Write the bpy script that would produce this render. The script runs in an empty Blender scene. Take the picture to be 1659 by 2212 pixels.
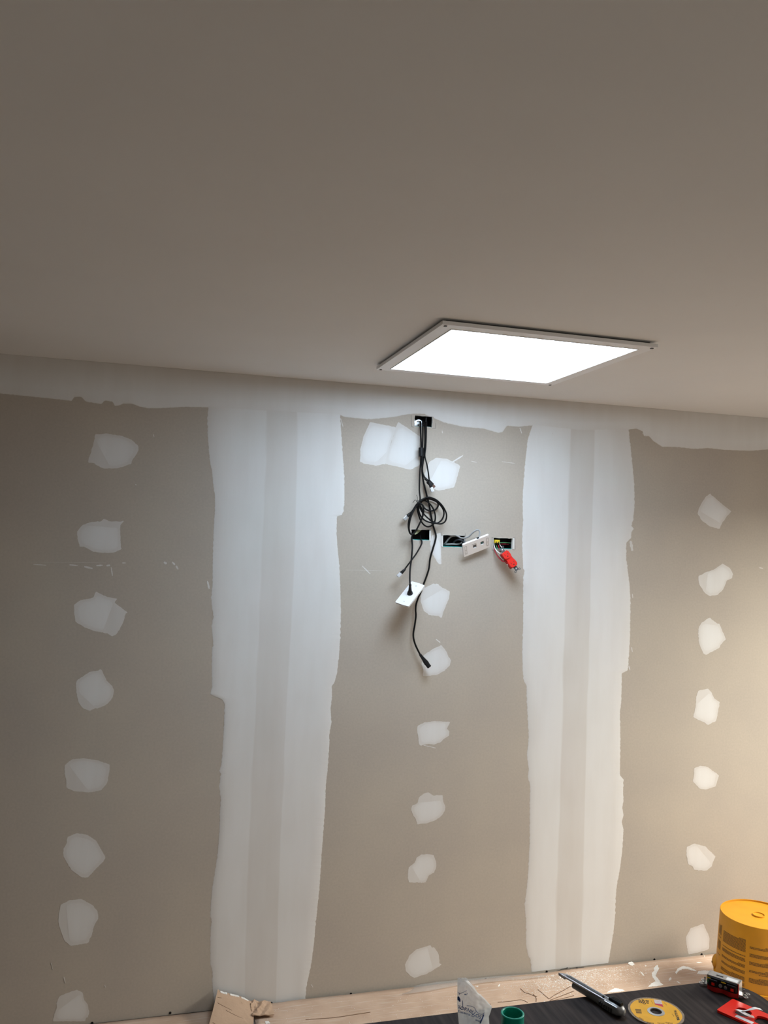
import bpy, bmesh, math, random
from mathutils import Vector, Matrix, noise as mnoise

random.seed(7)
scene = bpy.context.scene
COL = scene.collection

# ------------------------------------------------------------------ camera
IMW, IMH = 1659.0, 2212.0
F_PX, YAW, PITCH, ROLL = 1849.509, 0.2711, 0.0354, 0.0331
CAM = Vector((-1.0735, -3.1002, 1.6644))
ROOM_H = 2.2543
_fwd = Vector((math.sin(YAW)*math.cos(PITCH), math.cos(YAW)*math.cos(PITCH), math.sin(PITCH)))
_r0 = Vector((math.cos(YAW), -math.sin(YAW), 0)); _u0 = _r0.cross(_fwd)
RIGHT = _r0*math.cos(ROLL) + _u0*math.sin(ROLL)
UP = -_r0*math.sin(ROLL) + _u0*math.cos(ROLL)
cam_d = bpy.data.cameras.new('camera'); cam = bpy.data.objects.new('camera', cam_d); COL.objects.link(cam)
cam_d.sensor_fit = 'VERTICAL'; cam_d.sensor_height = 24.0; cam_d.lens = F_PX*24.0/IMH
cam_d.clip_start = 0.05
cam.matrix_world = Matrix(((RIGHT.x, UP.x, -_fwd.x, CAM.x), (RIGHT.y, UP.y, -_fwd.y, CAM.y), (RIGHT.z, UP.z, -_fwd.z, CAM.z), (0, 0, 0, 1)))
scene.camera = cam

# ------------------------------------------------------------------ world, lights, exposure
vs = scene.view_settings
scene.display_settings.display_device = 'sRGB'
vs.view_transform = 'Standard'; vs.look = 'None'; vs.gamma = 1.0; vs.use_curve_mapping = False
vs.exposure = -0.05
PANEL_STRENGTH = 18.0
world = bpy.data.worlds.new('world'); scene.world = world; world.use_nodes = True
wb = world.node_tree.nodes['Background']; wb.inputs[0].default_value = (1.0, 0.92, 0.80, 1); wb.inputs[1].default_value = 1.1
def area(name, loc, rot, sx, sy, power, color):
    d = bpy.data.lights.new(name, 'AREA'); d.shape = 'RECTANGLE'; d.size = sx; d.size_y = sy; d.energy = power; d.color = color
    o = bpy.data.objects.new(name, d); COL.objects.link(o); o.location = loc; o.rotation_euler = rot
    return o
# daylight falling through the window of the right-hand wall
area('window_daylight', (3.05, -1.1, 2.45), (0, math.radians(48), 0), 1.3, 1.8, 275, (1.0, 0.965, 0.86))
# added fill lamp, unseen, outside the opening behind the camera
area('added_front_fill', (-0.6, -5.5, 1.2), (math.radians(90), 0, 0), 2.0, 1.9, 1.0, (1.0, 0.92, 0.82))

# ------------------------------------------------------------------ picking points on real planes
def ray(px, py):
    return _fwd + RIGHT*((px-IMW/2)/F_PX) - UP*((py-IMH/2)/F_PX)
def WP(px, py, off=0.0):                 # point on the plane 'off' in front of the back wall
    d = ray(px, py); t = (-off-CAM.y)/d.y; return CAM + d*t
def ZP(px, py, z):                       # point on a horizontal plane
    d = ray(px, py); t = (z-CAM.z)/d.z; return CAM + d*t
TABLE_Z = 0.75
def TP(px, py, h=0.0): return ZP(px, py, TABLE_Z+h)

# ------------------------------------------------------------------ materials
MATS = {}
def mat(name, color, rough=0.6, metal=0.0, nscale=None, namt=0.1, bump=0.0, bscale=200.0, stretch=(1, 1, 1), spec=0.5, emission=None, color2=None, coat=0.0):
    if name in MATS: return MATS[name]
    m = bpy.data.materials.new(name); m.use_nodes = True; nt = m.node_tree
    b = nt.nodes['Principled BSDF']
    b.inputs['Base Color'].default_value = (*color, 1); b.inputs['Roughness'].default_value = rough
    b.inputs['Metallic'].default_value = metal; b.inputs['Specular IOR Level'].default_value = spec
    b.inputs['Coat Weight'].default_value = coat
    if nscale:
        tc = nt.nodes.new('ShaderNodeTexCoord'); mp = nt.nodes.new('ShaderNodeMapping'); mp.inputs['Scale'].default_value = stretch
        n = nt.nodes.new('ShaderNodeTexNoise'); n.inputs['Scale'].default_value = nscale; n.inputs['Detail'].default_value = 6
        nt.links.new(tc.outputs['Object'], mp.inputs['Vector']); nt.links.new(mp.outputs[0], n.inputs['Vector'])
        r = nt.nodes.new('ShaderNodeValToRGB')
        c2 = color2 or tuple(c*(1-namt) for c in color)
        r.color_ramp.elements[0].position = 0.32; r.color_ramp.elements[0].color = (*c2, 1)
        r.color_ramp.elements[1].position = 0.68; r.color_ramp.elements[1].color = (*[min(1, c*(1+namt)) if not color2 else c for c in color], 1)
        nt.links.new(n.outputs['Fac'], r.inputs[0]); nt.links.new(r.outputs[0], b.inputs['Base Color'])
    if bump:
        tc = nt.nodes.new('ShaderNodeTexCoord'); n = nt.nodes.new('ShaderNodeTexNoise'); n.inputs['Scale'].default_value = bscale; n.inputs['Detail'].default_value = 4
        bp = nt.nodes.new('ShaderNodeBump'); bp.inputs['Strength'].default_value = bump; bp.inputs['Distance'].default_value = 0.002
        nt.links.new(tc.outputs['Object'], n.inputs['Vector']); nt.links.new(n.outputs['Fac'], bp.inputs['Height']); nt.links.new(bp.outputs[0], b.inputs['Normal'])
    if emission:
        b.inputs['Emission Color'].default_value = (*emission[0], 1); b.inputs['Emission Strength'].default_value = emission[1]
    MATS[name] = m; return m

PAPER = (0.475, 0.425, 0.368)
def paper_material():
    m = bpy.data.materials.new('drywall_paper'); m.use_nodes = True; nt = m.node_tree; b = nt.nodes['Principled BSDF']
    b.inputs['Roughness'].default_value = 0.9; b.inputs['Specular IOR Level'].default_value = 0.2
    tc = nt.nodes.new('ShaderNodeTexCoord')
    n1 = nt.nodes.new('ShaderNodeTexNoise'); n1.inputs['Scale'].default_value = 3.0; n1.inputs['Detail'].default_value = 5
    n2 = nt.nodes.new('ShaderNodeTexNoise'); n2.inputs['Scale'].default_value = 130.0; n2.inputs['Detail'].default_value = 5
    for n in (n1, n2): nt.links.new(tc.outputs['Object'], n.inputs['Vector'])
    r1 = nt.nodes.new('ShaderNodeValToRGB'); r1.color_ramp.elements[0].position = 0.3; r1.color_ramp.elements[1].position = 0.7
    r1.color_ramp.elements[0].color = (PAPER[0]*0.95, PAPER[1]*0.95, PAPER[2]*0.96, 1); r1.color_ramp.elements[1].color = (PAPER[0]*1.05, PAPER[1]*1.05, PAPER[2]*1.03, 1)
    r2 = nt.nodes.new('ShaderNodeValToRGB'); r2.color_ramp.elements[0].position = 0.3; r2.color_ramp.elements[1].position = 0.7
    r2.color_ramp.elements[0].color = (0.955, 0.955, 0.955, 1); r2.color_ramp.elements[1].color = (1.03, 1.03, 1.03, 1)
    mx = nt.nodes.new('ShaderNodeMix'); mx.data_type = 'RGBA'; mx.blend_type = 'MULTIPLY'; mx.inputs[0].default_value = 1.0
    nt.links.new(n1.outputs['Fac'], r1.inputs[0]); nt.links.new(n2.outputs['Fac'], r2.inputs[0])
    nt.links.new(r1.outputs[0], mx.inputs[6]); nt.links.new(r2.outputs[0], mx.inputs[7]); nt.links.new(mx.outputs[2], b.inputs['Base Color'])
    bp = nt.nodes.new('ShaderNodeBump'); bp.inputs['Strength'].default_value = 0.05; bp.inputs['Distance'].default_value = 0.001
    nt.links.new(n2.outputs['Fac'], bp.inputs['Height']); nt.links.new(bp.outputs[0], b.inputs['Normal'])
    MATS['drywall_paper'] = m; return m
def compound_material():
    # joint compound: how much paper shows through follows layer thickness, plus painted shade on the ceiling strip (vertex attribute 'thk')
    m = bpy.data.materials.new('joint_compound'); m.use_nodes = True; nt = m.node_tree; b = nt.nodes['Principled BSDF']
    b.inputs['Roughness'].default_value = 0.8; b.inputs['Specular IOR Level'].default_value = 0.25
    at = nt.nodes.new('ShaderNodeAttribute'); at.attribute_name = 'thk_shade'
    tc = nt.nodes.new('ShaderNodeTexCoord'); mp = nt.nodes.new('ShaderNodeMapping'); mp.inputs['Scale'].default_value = (14, 14, 2.2)
    n = nt.nodes.new('ShaderNodeTexNoise'); n.inputs['Scale'].default_value = 1.6; n.inputs['Detail'].default_value = 5
    nt.links.new(tc.outputs['Object'], mp.inputs[0]); nt.links.new(mp.outputs[0], n.inputs['Vector'])
    ma = nt.nodes.new('ShaderNodeMath'); ma.operation = 'MULTIPLY_ADD'; ma.inputs[1].default_value = 0.34; ma.inputs[2].default_value = -0.17
    nt.links.new(n.outputs['Fac'], ma.inputs[0])
    ad = nt.nodes.new('ShaderNodeMath'); ad.operation = 'ADD'; ad.use_clamp = True
    nt.links.new(at.outputs['Fac'], ad.inputs[0]); nt.links.new(ma.outputs[0], ad.inputs[1])
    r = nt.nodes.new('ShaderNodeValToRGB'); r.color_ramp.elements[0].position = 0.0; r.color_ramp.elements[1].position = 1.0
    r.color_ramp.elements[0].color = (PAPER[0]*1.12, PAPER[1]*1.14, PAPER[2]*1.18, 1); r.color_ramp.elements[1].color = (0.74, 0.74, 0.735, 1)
    nt.links.new(ad.outputs[0], r.inputs[0]); nt.links.new(r.outputs[0], b.inputs['Base Color'])
    MATS['joint_compound'] = m; return m
M_PAPER = paper_material(); M_COMP = compound_material()
M_GYPSUM = mat('gypsum_core', (0.72, 0.71, 0.68), 0.9, bump=0.3, bscale=300)
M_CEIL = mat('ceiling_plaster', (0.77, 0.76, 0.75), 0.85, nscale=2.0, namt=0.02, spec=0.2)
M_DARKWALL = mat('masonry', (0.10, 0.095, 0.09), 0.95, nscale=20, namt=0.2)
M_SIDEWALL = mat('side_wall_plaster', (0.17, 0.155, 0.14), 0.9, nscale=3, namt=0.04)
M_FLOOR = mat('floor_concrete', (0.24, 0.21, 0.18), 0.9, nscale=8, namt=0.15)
M_BLACK = mat('black_pvc', (0.0045, 0.0045, 0.005), 0.5, spec=0.16)
M_BLACKM = mat('black_plastic', (0.008, 0.008, 0.009), 0.5, spec=0.25)
M_WHITE = mat('white_plastic', (0.86, 0.86, 0.87), 0.35)
M_LIGHTGREY = mat('light_grey_pvc', (0.34, 0.34, 0.34), 0.45)
M_DARKGREY = mat('dark_grey_pvc', (0.08, 0.085, 0.10), 0.45)
M_STEEL = mat('galvanised_steel', (0.62, 0.63, 0.64), 0.35, 0.9)
M_STEELD = mat('dull_steel', (0.13, 0.135, 0.14), 0.45, 0.6)
M_CHROME = mat('bright_metal', (0.80, 0.82, 0.84), 0.18, 1.0)
M_RED = mat('red_plastic', (0.80, 0.018, 0.008), 0.35)
M_REDD = mat('dark_red_plastic', (0.42, 0.010, 0.010), 0.4)
M_TEAL = mat('teal_box_plastic', (0.012, 0.22, 0.20), 0.5)
M_CLEAR = mat('clear_plug_plastic', (0.72, 0.73, 0.76), 0.15)
M_YELLOW = mat('yellow_connector', (0.80, 0.60, 0.03), 0.4)
M_GREENW = mat('green_wire', (0.05, 0.20, 0.08), 0.45)
M_REDW = mat('red_wire', (0.42, 0.012, 0.03), 0.4)
M_WHITEW = mat('white_wire', (0.78, 0.78, 0.76), 0.4)
M_CARD = mat('cardboard', (0.46, 0.315, 0.215), 0.9, nscale=6, namt=0.10, bump=0.25, bscale=120)
M_CARDE = mat('cardboard_edge', (0.60, 0.52, 0.44), 0.95)
M_BUCKET = mat('yellow_bucket', (0.56, 0.245, 0.006), 0.5, nscale=14, namt=0.06)
M_PRINT = mat('brown_print', (0.13, 0.065, 0.008), 0.6)
M_ORANGE = mat('orange_label', (0.80, 0.40, 0.015), 0.5, nscale=60, namt=0.05)
M_ABRAS = mat('abrasive', (0.27, 0.21, 0.16), 0.9, nscale=300, namt=0.3, bump=0.5, bscale=900)
M_MAGENTA = mat('magenta_print', (0.55, 0.02, 0.06), 0.55)
M_INK = mat('black_ink', (0.02, 0.02, 0.02), 0.6)
M_BLUEINK = mat('blue_ink', (0.03, 0.07, 0.24), 0.5)
M_GREENT = mat('green_coupling', (0.004, 0.31, 0.22), 0.35)
M_KNIFE = mat('knife_grey', (0.34, 0.34, 0.35), 0.4, 0.5)
M_KNIFED = mat('knife_dark', (0.055, 0.055, 0.06), 0.5)
M_HANDLE = mat('knife_handle_grey', (0.20, 0.20, 0.205), 0.38, 0.35)
M_STICKER = mat('sticker', (0.80, 0.80, 0.80), 0.5)
M_PLASTER = mat('wet_plaster', (0.80, 0.79, 0.76), 0.75, nscale=40, namt=0.06)
M_LAM = mat('dark_laminate', (0.044, 0.032, 0.030), 0.6, nscale=9, stretch=(14, 0.9, 1), color2=(0.014, 0.0105, 0.010), spec=0.15)
M_TIP = mat('brown_contacts', (0.10, 0.045, 0.03), 0.5)
def film_material(name, color, alpha, rough):
    m = bpy.data.materials.new(name); m.use_nodes = True; nt = m.node_tree; b = nt.nodes['Principled BSDF']; out = nt.nodes['Material Output']
    b.inputs['Base Color'].default_value = (*color, 1); b.inputs['Roughness'].default_value = rough
    tl = nt.nodes.new('ShaderNodeBsdfTranslucent'); tl.inputs[0].default_value = (*color, 1)
    tr = nt.nodes.new('ShaderNodeBsdfTransparent')
    m1 = nt.nodes.new('ShaderNodeMixShader'); m1.inputs[0].default_value = 0.40
    nt.links.new(b.outputs[0], m1.inputs[1]); nt.links.new(tl.outputs[0], m1.inputs[2])
    m2 = nt.nodes.new('ShaderNodeMixShader'); m2.inputs[0].default_value = alpha
    nt.links.new(tr.outputs[0], m2.inputs[1]); nt.links.new(m1.outputs[0], m2.inputs[2]); nt.links.new(m2.outputs[0], out.inputs[0])
    MATS[name] = m; return m
M_BAG = film_material('cloudy_polythene', (0.93, 0.93, 0.93), 0.60, 0.18)
M_FILM = film_material('clear_film', (0.75, 0.74, 0.72), 0.26, 0.12)

# ------------------------------------------------------------------ object helpers
def link(name, me, material=None, parent=None, smooth=False):
    o = bpy.data.objects.new(name, me); COL.objects.link(o)
    if material:
        for m in (material if isinstance(material, (list, tuple)) else [material]): me.materials.append(m)
    if parent: o.parent = parent
    if smooth:
        for p in me.polygons: p.use_smooth = True
    return o
def from_bm(name, bm, material=None, parent=None, smooth=False):
    bmesh.ops.recalc_face_normals(bm, faces=bm.faces[:])
    me = bpy.data.meshes.new(name); bm.to_mesh(me); bm.free()
    return link(name, me, material, parent, smooth)
def tag(o, label=None, cat=None, group=None, kind=None):
    if label: o['label'] = label
    if cat: o['category'] = cat
    if group: o['group'] = group
    if kind: o['kind'] = kind
    return o
def thing(name, label, cat, loc=(0, 0, 0), group=None):
    o = bpy.data.objects.new(name, None); COL.objects.link(o); o.empty_display_size = 0.05
    o['label'] = label; o['category'] = cat
    if group: o['group'] = group
    return o
def bm_box(bm, lo, hi, M=None, mi=0):
    vs_ = [bm.verts.new(((M @ Vector(c)) if M else Vector(c))) for c in
           [(lo[0], lo[1], lo[2]), (hi[0], lo[1], lo[2]), (hi[0], hi[1], lo[2]), (lo[0], hi[1], lo[2]),
            (lo[0], lo[1], hi[2]), (hi[0], lo[1], hi[2]), (hi[0], hi[1], hi[2]), (lo[0], hi[1], hi[2])]]
    for f in ((0, 3, 2, 1), (4, 5, 6, 7), (0, 1, 5, 4), (1, 2, 6, 5), (2, 3, 7, 6), (3, 0, 4, 7)):
        fc = bm.faces.new([vs_[i] for i in f]); fc.material_index = mi
    return vs_
def box(name, lo, hi, material, parent=None, M=None, bevel=0.0):
    bm = bmesh.new(); bm_box(bm, lo, hi, M)
    if bevel: bmesh.ops.bevel(bm, geom=bm.edges[:], offset=bevel, segments=2, affect='EDGES', profile=0.5)
    return from_bm(name, bm, material, parent)
def catmull(pts, n=8):
    pts = [Vector(p) for p in pts]; out = []
    P = [pts[0]*2-pts[1]] + pts + [pts[-1]*2-pts[-2]]
    for i in range(1, len(P)-2):
        p0, p1, p2, p3 = P[i-1:i+3]
        for k in range(n):
            t = k/n
            out.append(0.5*((2*p1)+(p2-p0)*t+(2*p0-5*p1+4*p2-p3)*t*t+(3*p1-p0-3*p2+p3)*t**3))
    out.append(pts[-1]); return out
def bm_tube(bm, pts, rad, seg=10, cap=True):
    n = len(pts); rads = rad if isinstance(rad, (list, tuple)) else [rad]*n
    prev = None; rings = []
    for i, p in enumerate(pts):
        t = (pts[min(i+1, n-1)]-pts[max(i-1, 0)]).normalized()
        if prev is None:
            a = Vector((0, 0, 1)) if abs(t.z) < 0.9 else Vector((1, 0, 0)); u = t.cross(a).normalized()
        else:
            u = (prev - t*prev.dot(t)).normalized()
        prev = u; v = t.cross(u)
        rings.append([bm.verts.new(p+(u*math.cos(2*math.pi*k/seg)+v*math.sin(2*math.pi*k/seg))*rads[i]) for k in range(seg)])
    for a, b in zip(rings, rings[1:]):
        for k in range(seg): bm.faces.new((a[k], a[(k+1) % seg], b[(k+1) % seg], b[k]))
    if cap: bm.faces.new(rings[0][::-1]); bm.faces.new(rings[-1])
def tube(name, pts, rad, material, parent=None, n=8, seg=10, raw=False):
    bm = bmesh.new(); bm_tube(bm, [Vector(p) for p in pts] if raw else catmull(pts, n), rad, seg)
    return from_bm(name, bm, material, parent, True)
def frame_from(c, u, v):
    u = u.normalized(); n = u.cross(v).normalized(); v = n.cross(u)
    return Matrix(((u.x, v.x, n.x, c.x), (u.y, v.y, n.y, c.y), (u.z, v.z, n.z, c.z), (0, 0, 0, 1)))
def bm_prism(bm, outline, z0, z1, M=None, holes=()):
    # extruded outline (list of 2D points) with optional holes
    T = (lambda x, y, z: (M @ Vector((x, y, z))) if M else Vector((x, y, z)))
    loops = [outline]+list(holes); edges = []; bot = []; top = []
    for lp in loops:
        b = [bm.verts.new(T(x, y, z0)) for x, y in lp]; t = [bm.verts.new(T(x, y, z1)) for x, y in lp]
        n = len(lp)
        for k in range(n): bm.faces.new((b[k], b[(k+1) % n], t[(k+1) % n], t[k]))
        bot.append(b); top.append(t)
    for group in (bot, top):
        if len(loops) == 1: bm.faces.new(group[0])
        else:
            es = []
            for g in group:
                for k in range(len(g)):
                    e = bm.edges.get((g[k], g[(k+1) % len(g)])); es.append(e)
            bmesh.ops.triangle_fill(bm, use_beauty=True, use_dissolve=False, edges=es)
def prism(name, outline, z0, z1, material, parent=None, M=None, holes=(), bevel=0):
    bm = bmesh.new(); bm_prism(bm, outline, z0, z1, M, holes)
    return from_bm(name, bm, material, parent)
def rrect(w, h, r, seg=5, bow_x=0.0, bow_y=0.0):
    pts = []
    for cx, cy, a0 in ((w/2-r, h/2-r, 0), (-w/2+r, h/2-r, 90), (-w/2+r, -h/2+r, 180), (w/2-r, -h/2+r, 270)):
        for k in range(seg+1):
            a = math.radians(a0+90*k/seg); pts.append((cx+r*math.cos(a), cy+r*math.sin(a)))
    out = []
    n = len(pts)
    for i in range(n):                                   # subdivide so that edges can bow
        a, b = pts[i], pts[(i+1) % n]
        m = 8 if math.dist(a, b) > r*1.2 else 1
        for k in range(m): out.append((a[0]+(b[0]-a[0])*k/m, a[1]+(b[1]-a[1])*k/m))
    return [(x + math.copysign(bow_x*(1-(2*y/h)**2), x)*(abs(x) > w/2-r*1.01), y + math.copysign(bow_y*(1-(2*x/w)**2), y)*(abs(y) > h/2-r*1.01)) for x, y in out]
def circle2(cx, cy, r, n=24, ry=None): return [(cx+r*math.cos(2*math.pi*k/n), cy+(ry or r)*math.sin(2*math.pi*k/n)) for k in range(n)]
def bm_lathe(bm, prof, seg=48, M=None, closed=False):
    rings = []
    for r, z in prof:
        rings.append([bm.verts.new((M @ Vector((r*math.cos(2*math.pi*k/seg), r*math.sin(2*math.pi*k/seg), z))) if M else Vector((r*math.cos(2*math.pi*k/seg), r*math.sin(2*math.pi*k/seg), z))) for k in range(seg)])
    for a, b in zip(rings, rings[1:]+([rings[0]] if closed else [])):
        for k in range(seg): bm.faces.new((a[k], a[(k+1) % seg], b[(k+1) % seg], b[k]))
    if not closed:
        bm.faces.new(rings[0][::-1]); bm.faces.new(rings[-1])
def lathe(name, prof, material, parent=None, seg=48, M=None, closed=False, smooth=True):
    bm = bmesh.new(); bm_lathe(bm, prof, seg, M, closed); o = from_bm(name, bm, material, parent)
    if smooth:
        for p in o.data.polygons: p.use_smooth = len(p.vertices) == 4
        try: o.data.set_sharp_from_angle(angle=math.radians(35))
        except Exception: pass
    return o
def text_mesh(body, size):
    cu = bpy.data.curves.new('t', 'FONT'); cu.body = body; cu.size = size; cu.align_x = 'CENTER'; cu.align_y = 'CENTER'; cu.resolution_u = 3; cu.offset = 0.012*size
    o = bpy.data.objects.new('t', cu); COL.objects.link(o)
    dg = bpy.context.evaluated_depsgraph_get(); me = bpy.data.meshes.new_from_object(o.evaluated_get(dg))
    bpy.data.objects.remove(o); bpy.data.curves.remove(cu)
    return me
def flat_text(name, body, size, material, parent, M, stretch=1.0):
    me = text_mesh(body, size)
    for v in me.vertices: v.co = M @ Vector((v.co.x*stretch, v.co.y, 0.0002))
    me.name = name
    return link(name, me, material, parent)

# ------------------------------------------------------------------ the room shell
def shell(name, lo, hi, m):
    o = box(name, lo, hi, m); o['kind'] = 'structure'; return o
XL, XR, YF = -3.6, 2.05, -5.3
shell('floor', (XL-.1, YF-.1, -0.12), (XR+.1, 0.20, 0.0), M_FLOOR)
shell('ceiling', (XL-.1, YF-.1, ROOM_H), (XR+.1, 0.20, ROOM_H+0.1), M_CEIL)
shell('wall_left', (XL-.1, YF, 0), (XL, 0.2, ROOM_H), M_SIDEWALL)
def wall_with_opening(name, axis, c0, c1, lo, hi, o_lo, o_hi, m):
    # wall slab spanning (a, z) ranges with one rectangular opening; axis 'x' = slab normal along x
    bm = bmesh.new()
    for (a0, a1, z0, z1) in ((lo[0], o_lo[0], lo[1], hi[1]), (o_hi[0], hi[0], lo[1], hi[1]), (o_lo[0], o_hi[0], lo[1], o_lo[1]), (o_lo[0], o_hi[0], o_hi[1], hi[1])):
        if a1-a0 < 1e-4 or z1-z0 < 1e-4: continue
        if axis == 'x': bm_box(bm, (c0, a0, z0), (c1, a1, z1))
        else: bm_box(bm, (a0, c0, z0), (a1, c1, z1))
    o = from_bm(name, bm, m); o['kind'] = 'structure'; return o
WIN = (-1.95, -0.28, 0.30, 1.95)
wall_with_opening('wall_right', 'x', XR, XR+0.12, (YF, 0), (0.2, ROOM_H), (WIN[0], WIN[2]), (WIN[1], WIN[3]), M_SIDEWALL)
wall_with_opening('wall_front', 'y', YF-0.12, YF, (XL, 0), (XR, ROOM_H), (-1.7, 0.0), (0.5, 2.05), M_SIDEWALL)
# window frame in the right wall
bm = bmesh.new()
for (a, b, c, d) in ((WIN[0], WIN[0]+.05, WIN[2], WIN[3]), (WIN[1]-.05, WIN[1], WIN[2], WIN[3]), (WIN[0], WIN[1], WIN[2], WIN[2]+.05), (WIN[0], WIN[1], WIN[3]-.05, WIN[3]), ((WIN[0]+WIN[1])/2-.025, (WIN[0]+WIN[1])/2+.025, WIN[2], WIN[3])):
    bm_box(bm, (XR+0.03, a, c), (XR+0.08, b, d))
o = from_bm('window_1', bm, M_WHITE); o['kind'] = 'structure'

# back wall: masonry behind, plasterboard sheets in front, with cut-outs for the boxes
wall = box('wall_back', (XL, 0.09, 0), (XR, 0.20, ROOM_H), M_DARKWALL); wall['kind'] = 'structure'
def wrect(l, t, r, b):
    p, q = WP(l, t), WP(r, b); return (min(p.x, q.x), max(p.x, q.x), min(p.z, q.z), max(p.z, q.z))
HOLES = [wrect(896, 897, 934, 923.5), wrect(888.5, 1143, 930, 1168), wrect(957, 1155.5, 1004, 1183), wrect(1066, 1161.5, 1107, 1187)]
def drywall(x0, x1):
    z0, z1, T = 0.004, ROOM_H, 0.0127
    hs = [h for h in HOLES if h[0] > x0 and h[1] < x1]
    xs = sorted({x0, x1, *[h[0] for h in hs], *[h[1] for h in hs]}); zs = sorted({z0, z1, *[h[2] for h in hs], *[h[3] for h in hs]})
    bm = bmesh.new(); V = {}
    def v(x, y, z):
        k = (x, y, z)
        if k not in V: V[k] = bm.verts.new(k)
        return V[k]
    def inhole(a, b, c, d): return any(h[0] <= a+1e-6 and b <= h[1]+1e-6 and h[2] <= c+1e-6 and d <= h[3]+1e-6 for h in hs)
    solid = {}
    for i in range(len(xs)-1):
        for j in range(len(zs)-1): solid[i, j] = not inhole(xs[i], xs[i+1], zs[j], zs[j+1])
    for (i, j), s in solid.items():
        if not s: continue
        a, b, c, d = xs[i], xs[i+1], zs[j], zs[j+1]
        bm.faces.new((v(a, 0, c), v(b, 0, c), v(b, 0, d), v(a, 0, d)))
        bm.faces.new((v(a, T, c), v(a, T, d), v(b, T, d), v(b, T, c)))
        for (di, dj, p, q) in ((-1, 0, (a, c), (a, d)), (1, 0, (b, c), (b, d)), (0, -1, (a, c), (b, c)), (0, 1, (a, d), (b, d))):
            if not solid.get((i+di, j+dj), False):
                f = bm.faces.new((v(p[0], 0, p[1]), v(q[0], 0, q[1]), v(q[0], T, q[1]), v(p[0], T, p[1]))); f.material_index = 1
    return from_bm('drywall_panel', bm, [M_PAPER, M_GYPSUM], wall)
for k in range(-2, 2): drywall(-0.61+1.22*k + (0.003 if k > -2 else 0) if k > -2 else XL, min(0.61+1.22*k, XR))

# ---- joint compound on the plasterboard
def set_thk_shade(me, vals):
    at = me.attributes.new('thk_shade', 'FLOAT', 'POINT')
    for i, x in enumerate(vals): at.data[i].value = x
def resample(px, step=4.0):
    out = []
    n = len(px)
    for i in range(n):
        a, b = px[i], px[(i+1) % n]; m = max(1, int(math.dist(a, b)/step))
        for k in range(m): out.append((a[0]+(b[0]-a[0])*k/m, a[1]+(b[1]-a[1])*k/m))
    return out
def smooth_closed(pts, keep):
    out = []; n = len(pts)
    for i in range(n):
        a, b, c = Vector(pts[i-1]), Vector(pts[i]), Vector(pts[(i+1) % n])
        out.append(b.lerp((a+c)/2, 0.35*(1-keep)))
    return [(p.x, p.y) for p in out]
PATCHES = []
def Zm(ox, oy, s, pts): return [(ox+x/s, oy+y/s) for x, y in pts]
A = 4.1475
PATCHES += [Zm(100, 900, A, p) for p in (
 [(437,160),(540,152),(680,172),(760,205),(825,260),(828,300),(800,345),(770,385),(765,425),(730,430),(700,445),(620,465),(510,465),(440,430),(430,415),(378,415),(378,375),(395,340),(405,295),(420,255),(430,205)],
 [(275,1030),(320,975),(400,945),(490,938),(515,915),(545,925),(560,937),(660,940),(700,933),(662,975),(663,1090),(672,1190),(600,1218),(500,1222),(420,1210),(340,1165),(300,1165),(280,1090)])]
PATCHES += [Zm(100, 1250, A, p) for p in (
 [(248,235),(300,195),(420,170),(445,115),(545,165),(635,178),(612,215),(730,305),(710,315),(690,390),(640,485),(590,520),(550,490),(430,468),(340,435),(262,385),(250,310)],
 [(265,940),(280,905),(390,835),(460,825),(490,810),(520,870),(545,920),(590,960),(608,1010),(590,1070),(545,1125),(460,1165),(440,1160),(390,1183),(325,1160),(290,1110),(272,1040)])]
PATCHES += [Zm(80, 1600, A, p) for p in (
 [(250,215),(320,165),(420,158),(540,175),(650,212),(648,270),(630,375),(580,440),(500,462),(420,462),(330,450),(262,420),(262,350),(245,290)],
 [(275,860),(360,828),(450,845),(530,895),(570,965),(612,1045),(600,1075),(455,1225),(400,1225),(310,1160),(265,1090),(235,1030),(238,970),(265,920)])]
PATCHES += [Zm(80, 1900, A, p) for p in (
 [(215,225),(290,185),(395,172),(500,230),(545,290),(548,350),(512,410),(490,500),(455,570),(300,595),(245,545),(215,470),(190,380),(195,300)],
 [(172,1110),(200,1045),(290,1010),(360,985),(405,1010),(425,1080),(455,1120),(467,1190),(455,1235),(430,1245),(436,1270),(140,1270),(160,1190),(180,1150)])]
PATCHES += [Zm(740, 860, A, p) for p in (
 [(245,215),(480,260),(420,440),(410,500),(385,590),(300,605),(200,590),(157,570),(160,460),(185,350)],
 [(500,213),(690,340),(690,600),(610,642),(520,620),(385,590),(400,500),(430,420),(470,280)],
 [(775,575),(840,532),(940,545),(1055,605),(1030,700),(1000,800),(860,830),(790,800),(760,760),(735,680)],
 [(800,1230),(880,1205),(885,1490),(860,1485),(790,1370),(785,1300)])]
PATCHES += [Zm(800, 1240, 5.53, p) for p in (
 [(755,115),(800,125),(950,210),(940,290),(880,430),(850,530),(810,500),(700,490),(640,440),(600,320),(605,240),(640,170),(700,140)],
 [(635,970),(740,900),(850,848),(905,920),(930,980),(965,1035),(950,1090),(880,1160),(790,1205),(630,1222),(632,1130),(610,1080)],
 [(560,1815),(640,1775),(780,1755),(955,1768),(910,1850),(940,1870),(940,1935),(880,1965),(840,2010),(750,2040),(690,2030),(600,2050),(580,2030),(572,1950),(558,1870)])]
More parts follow.
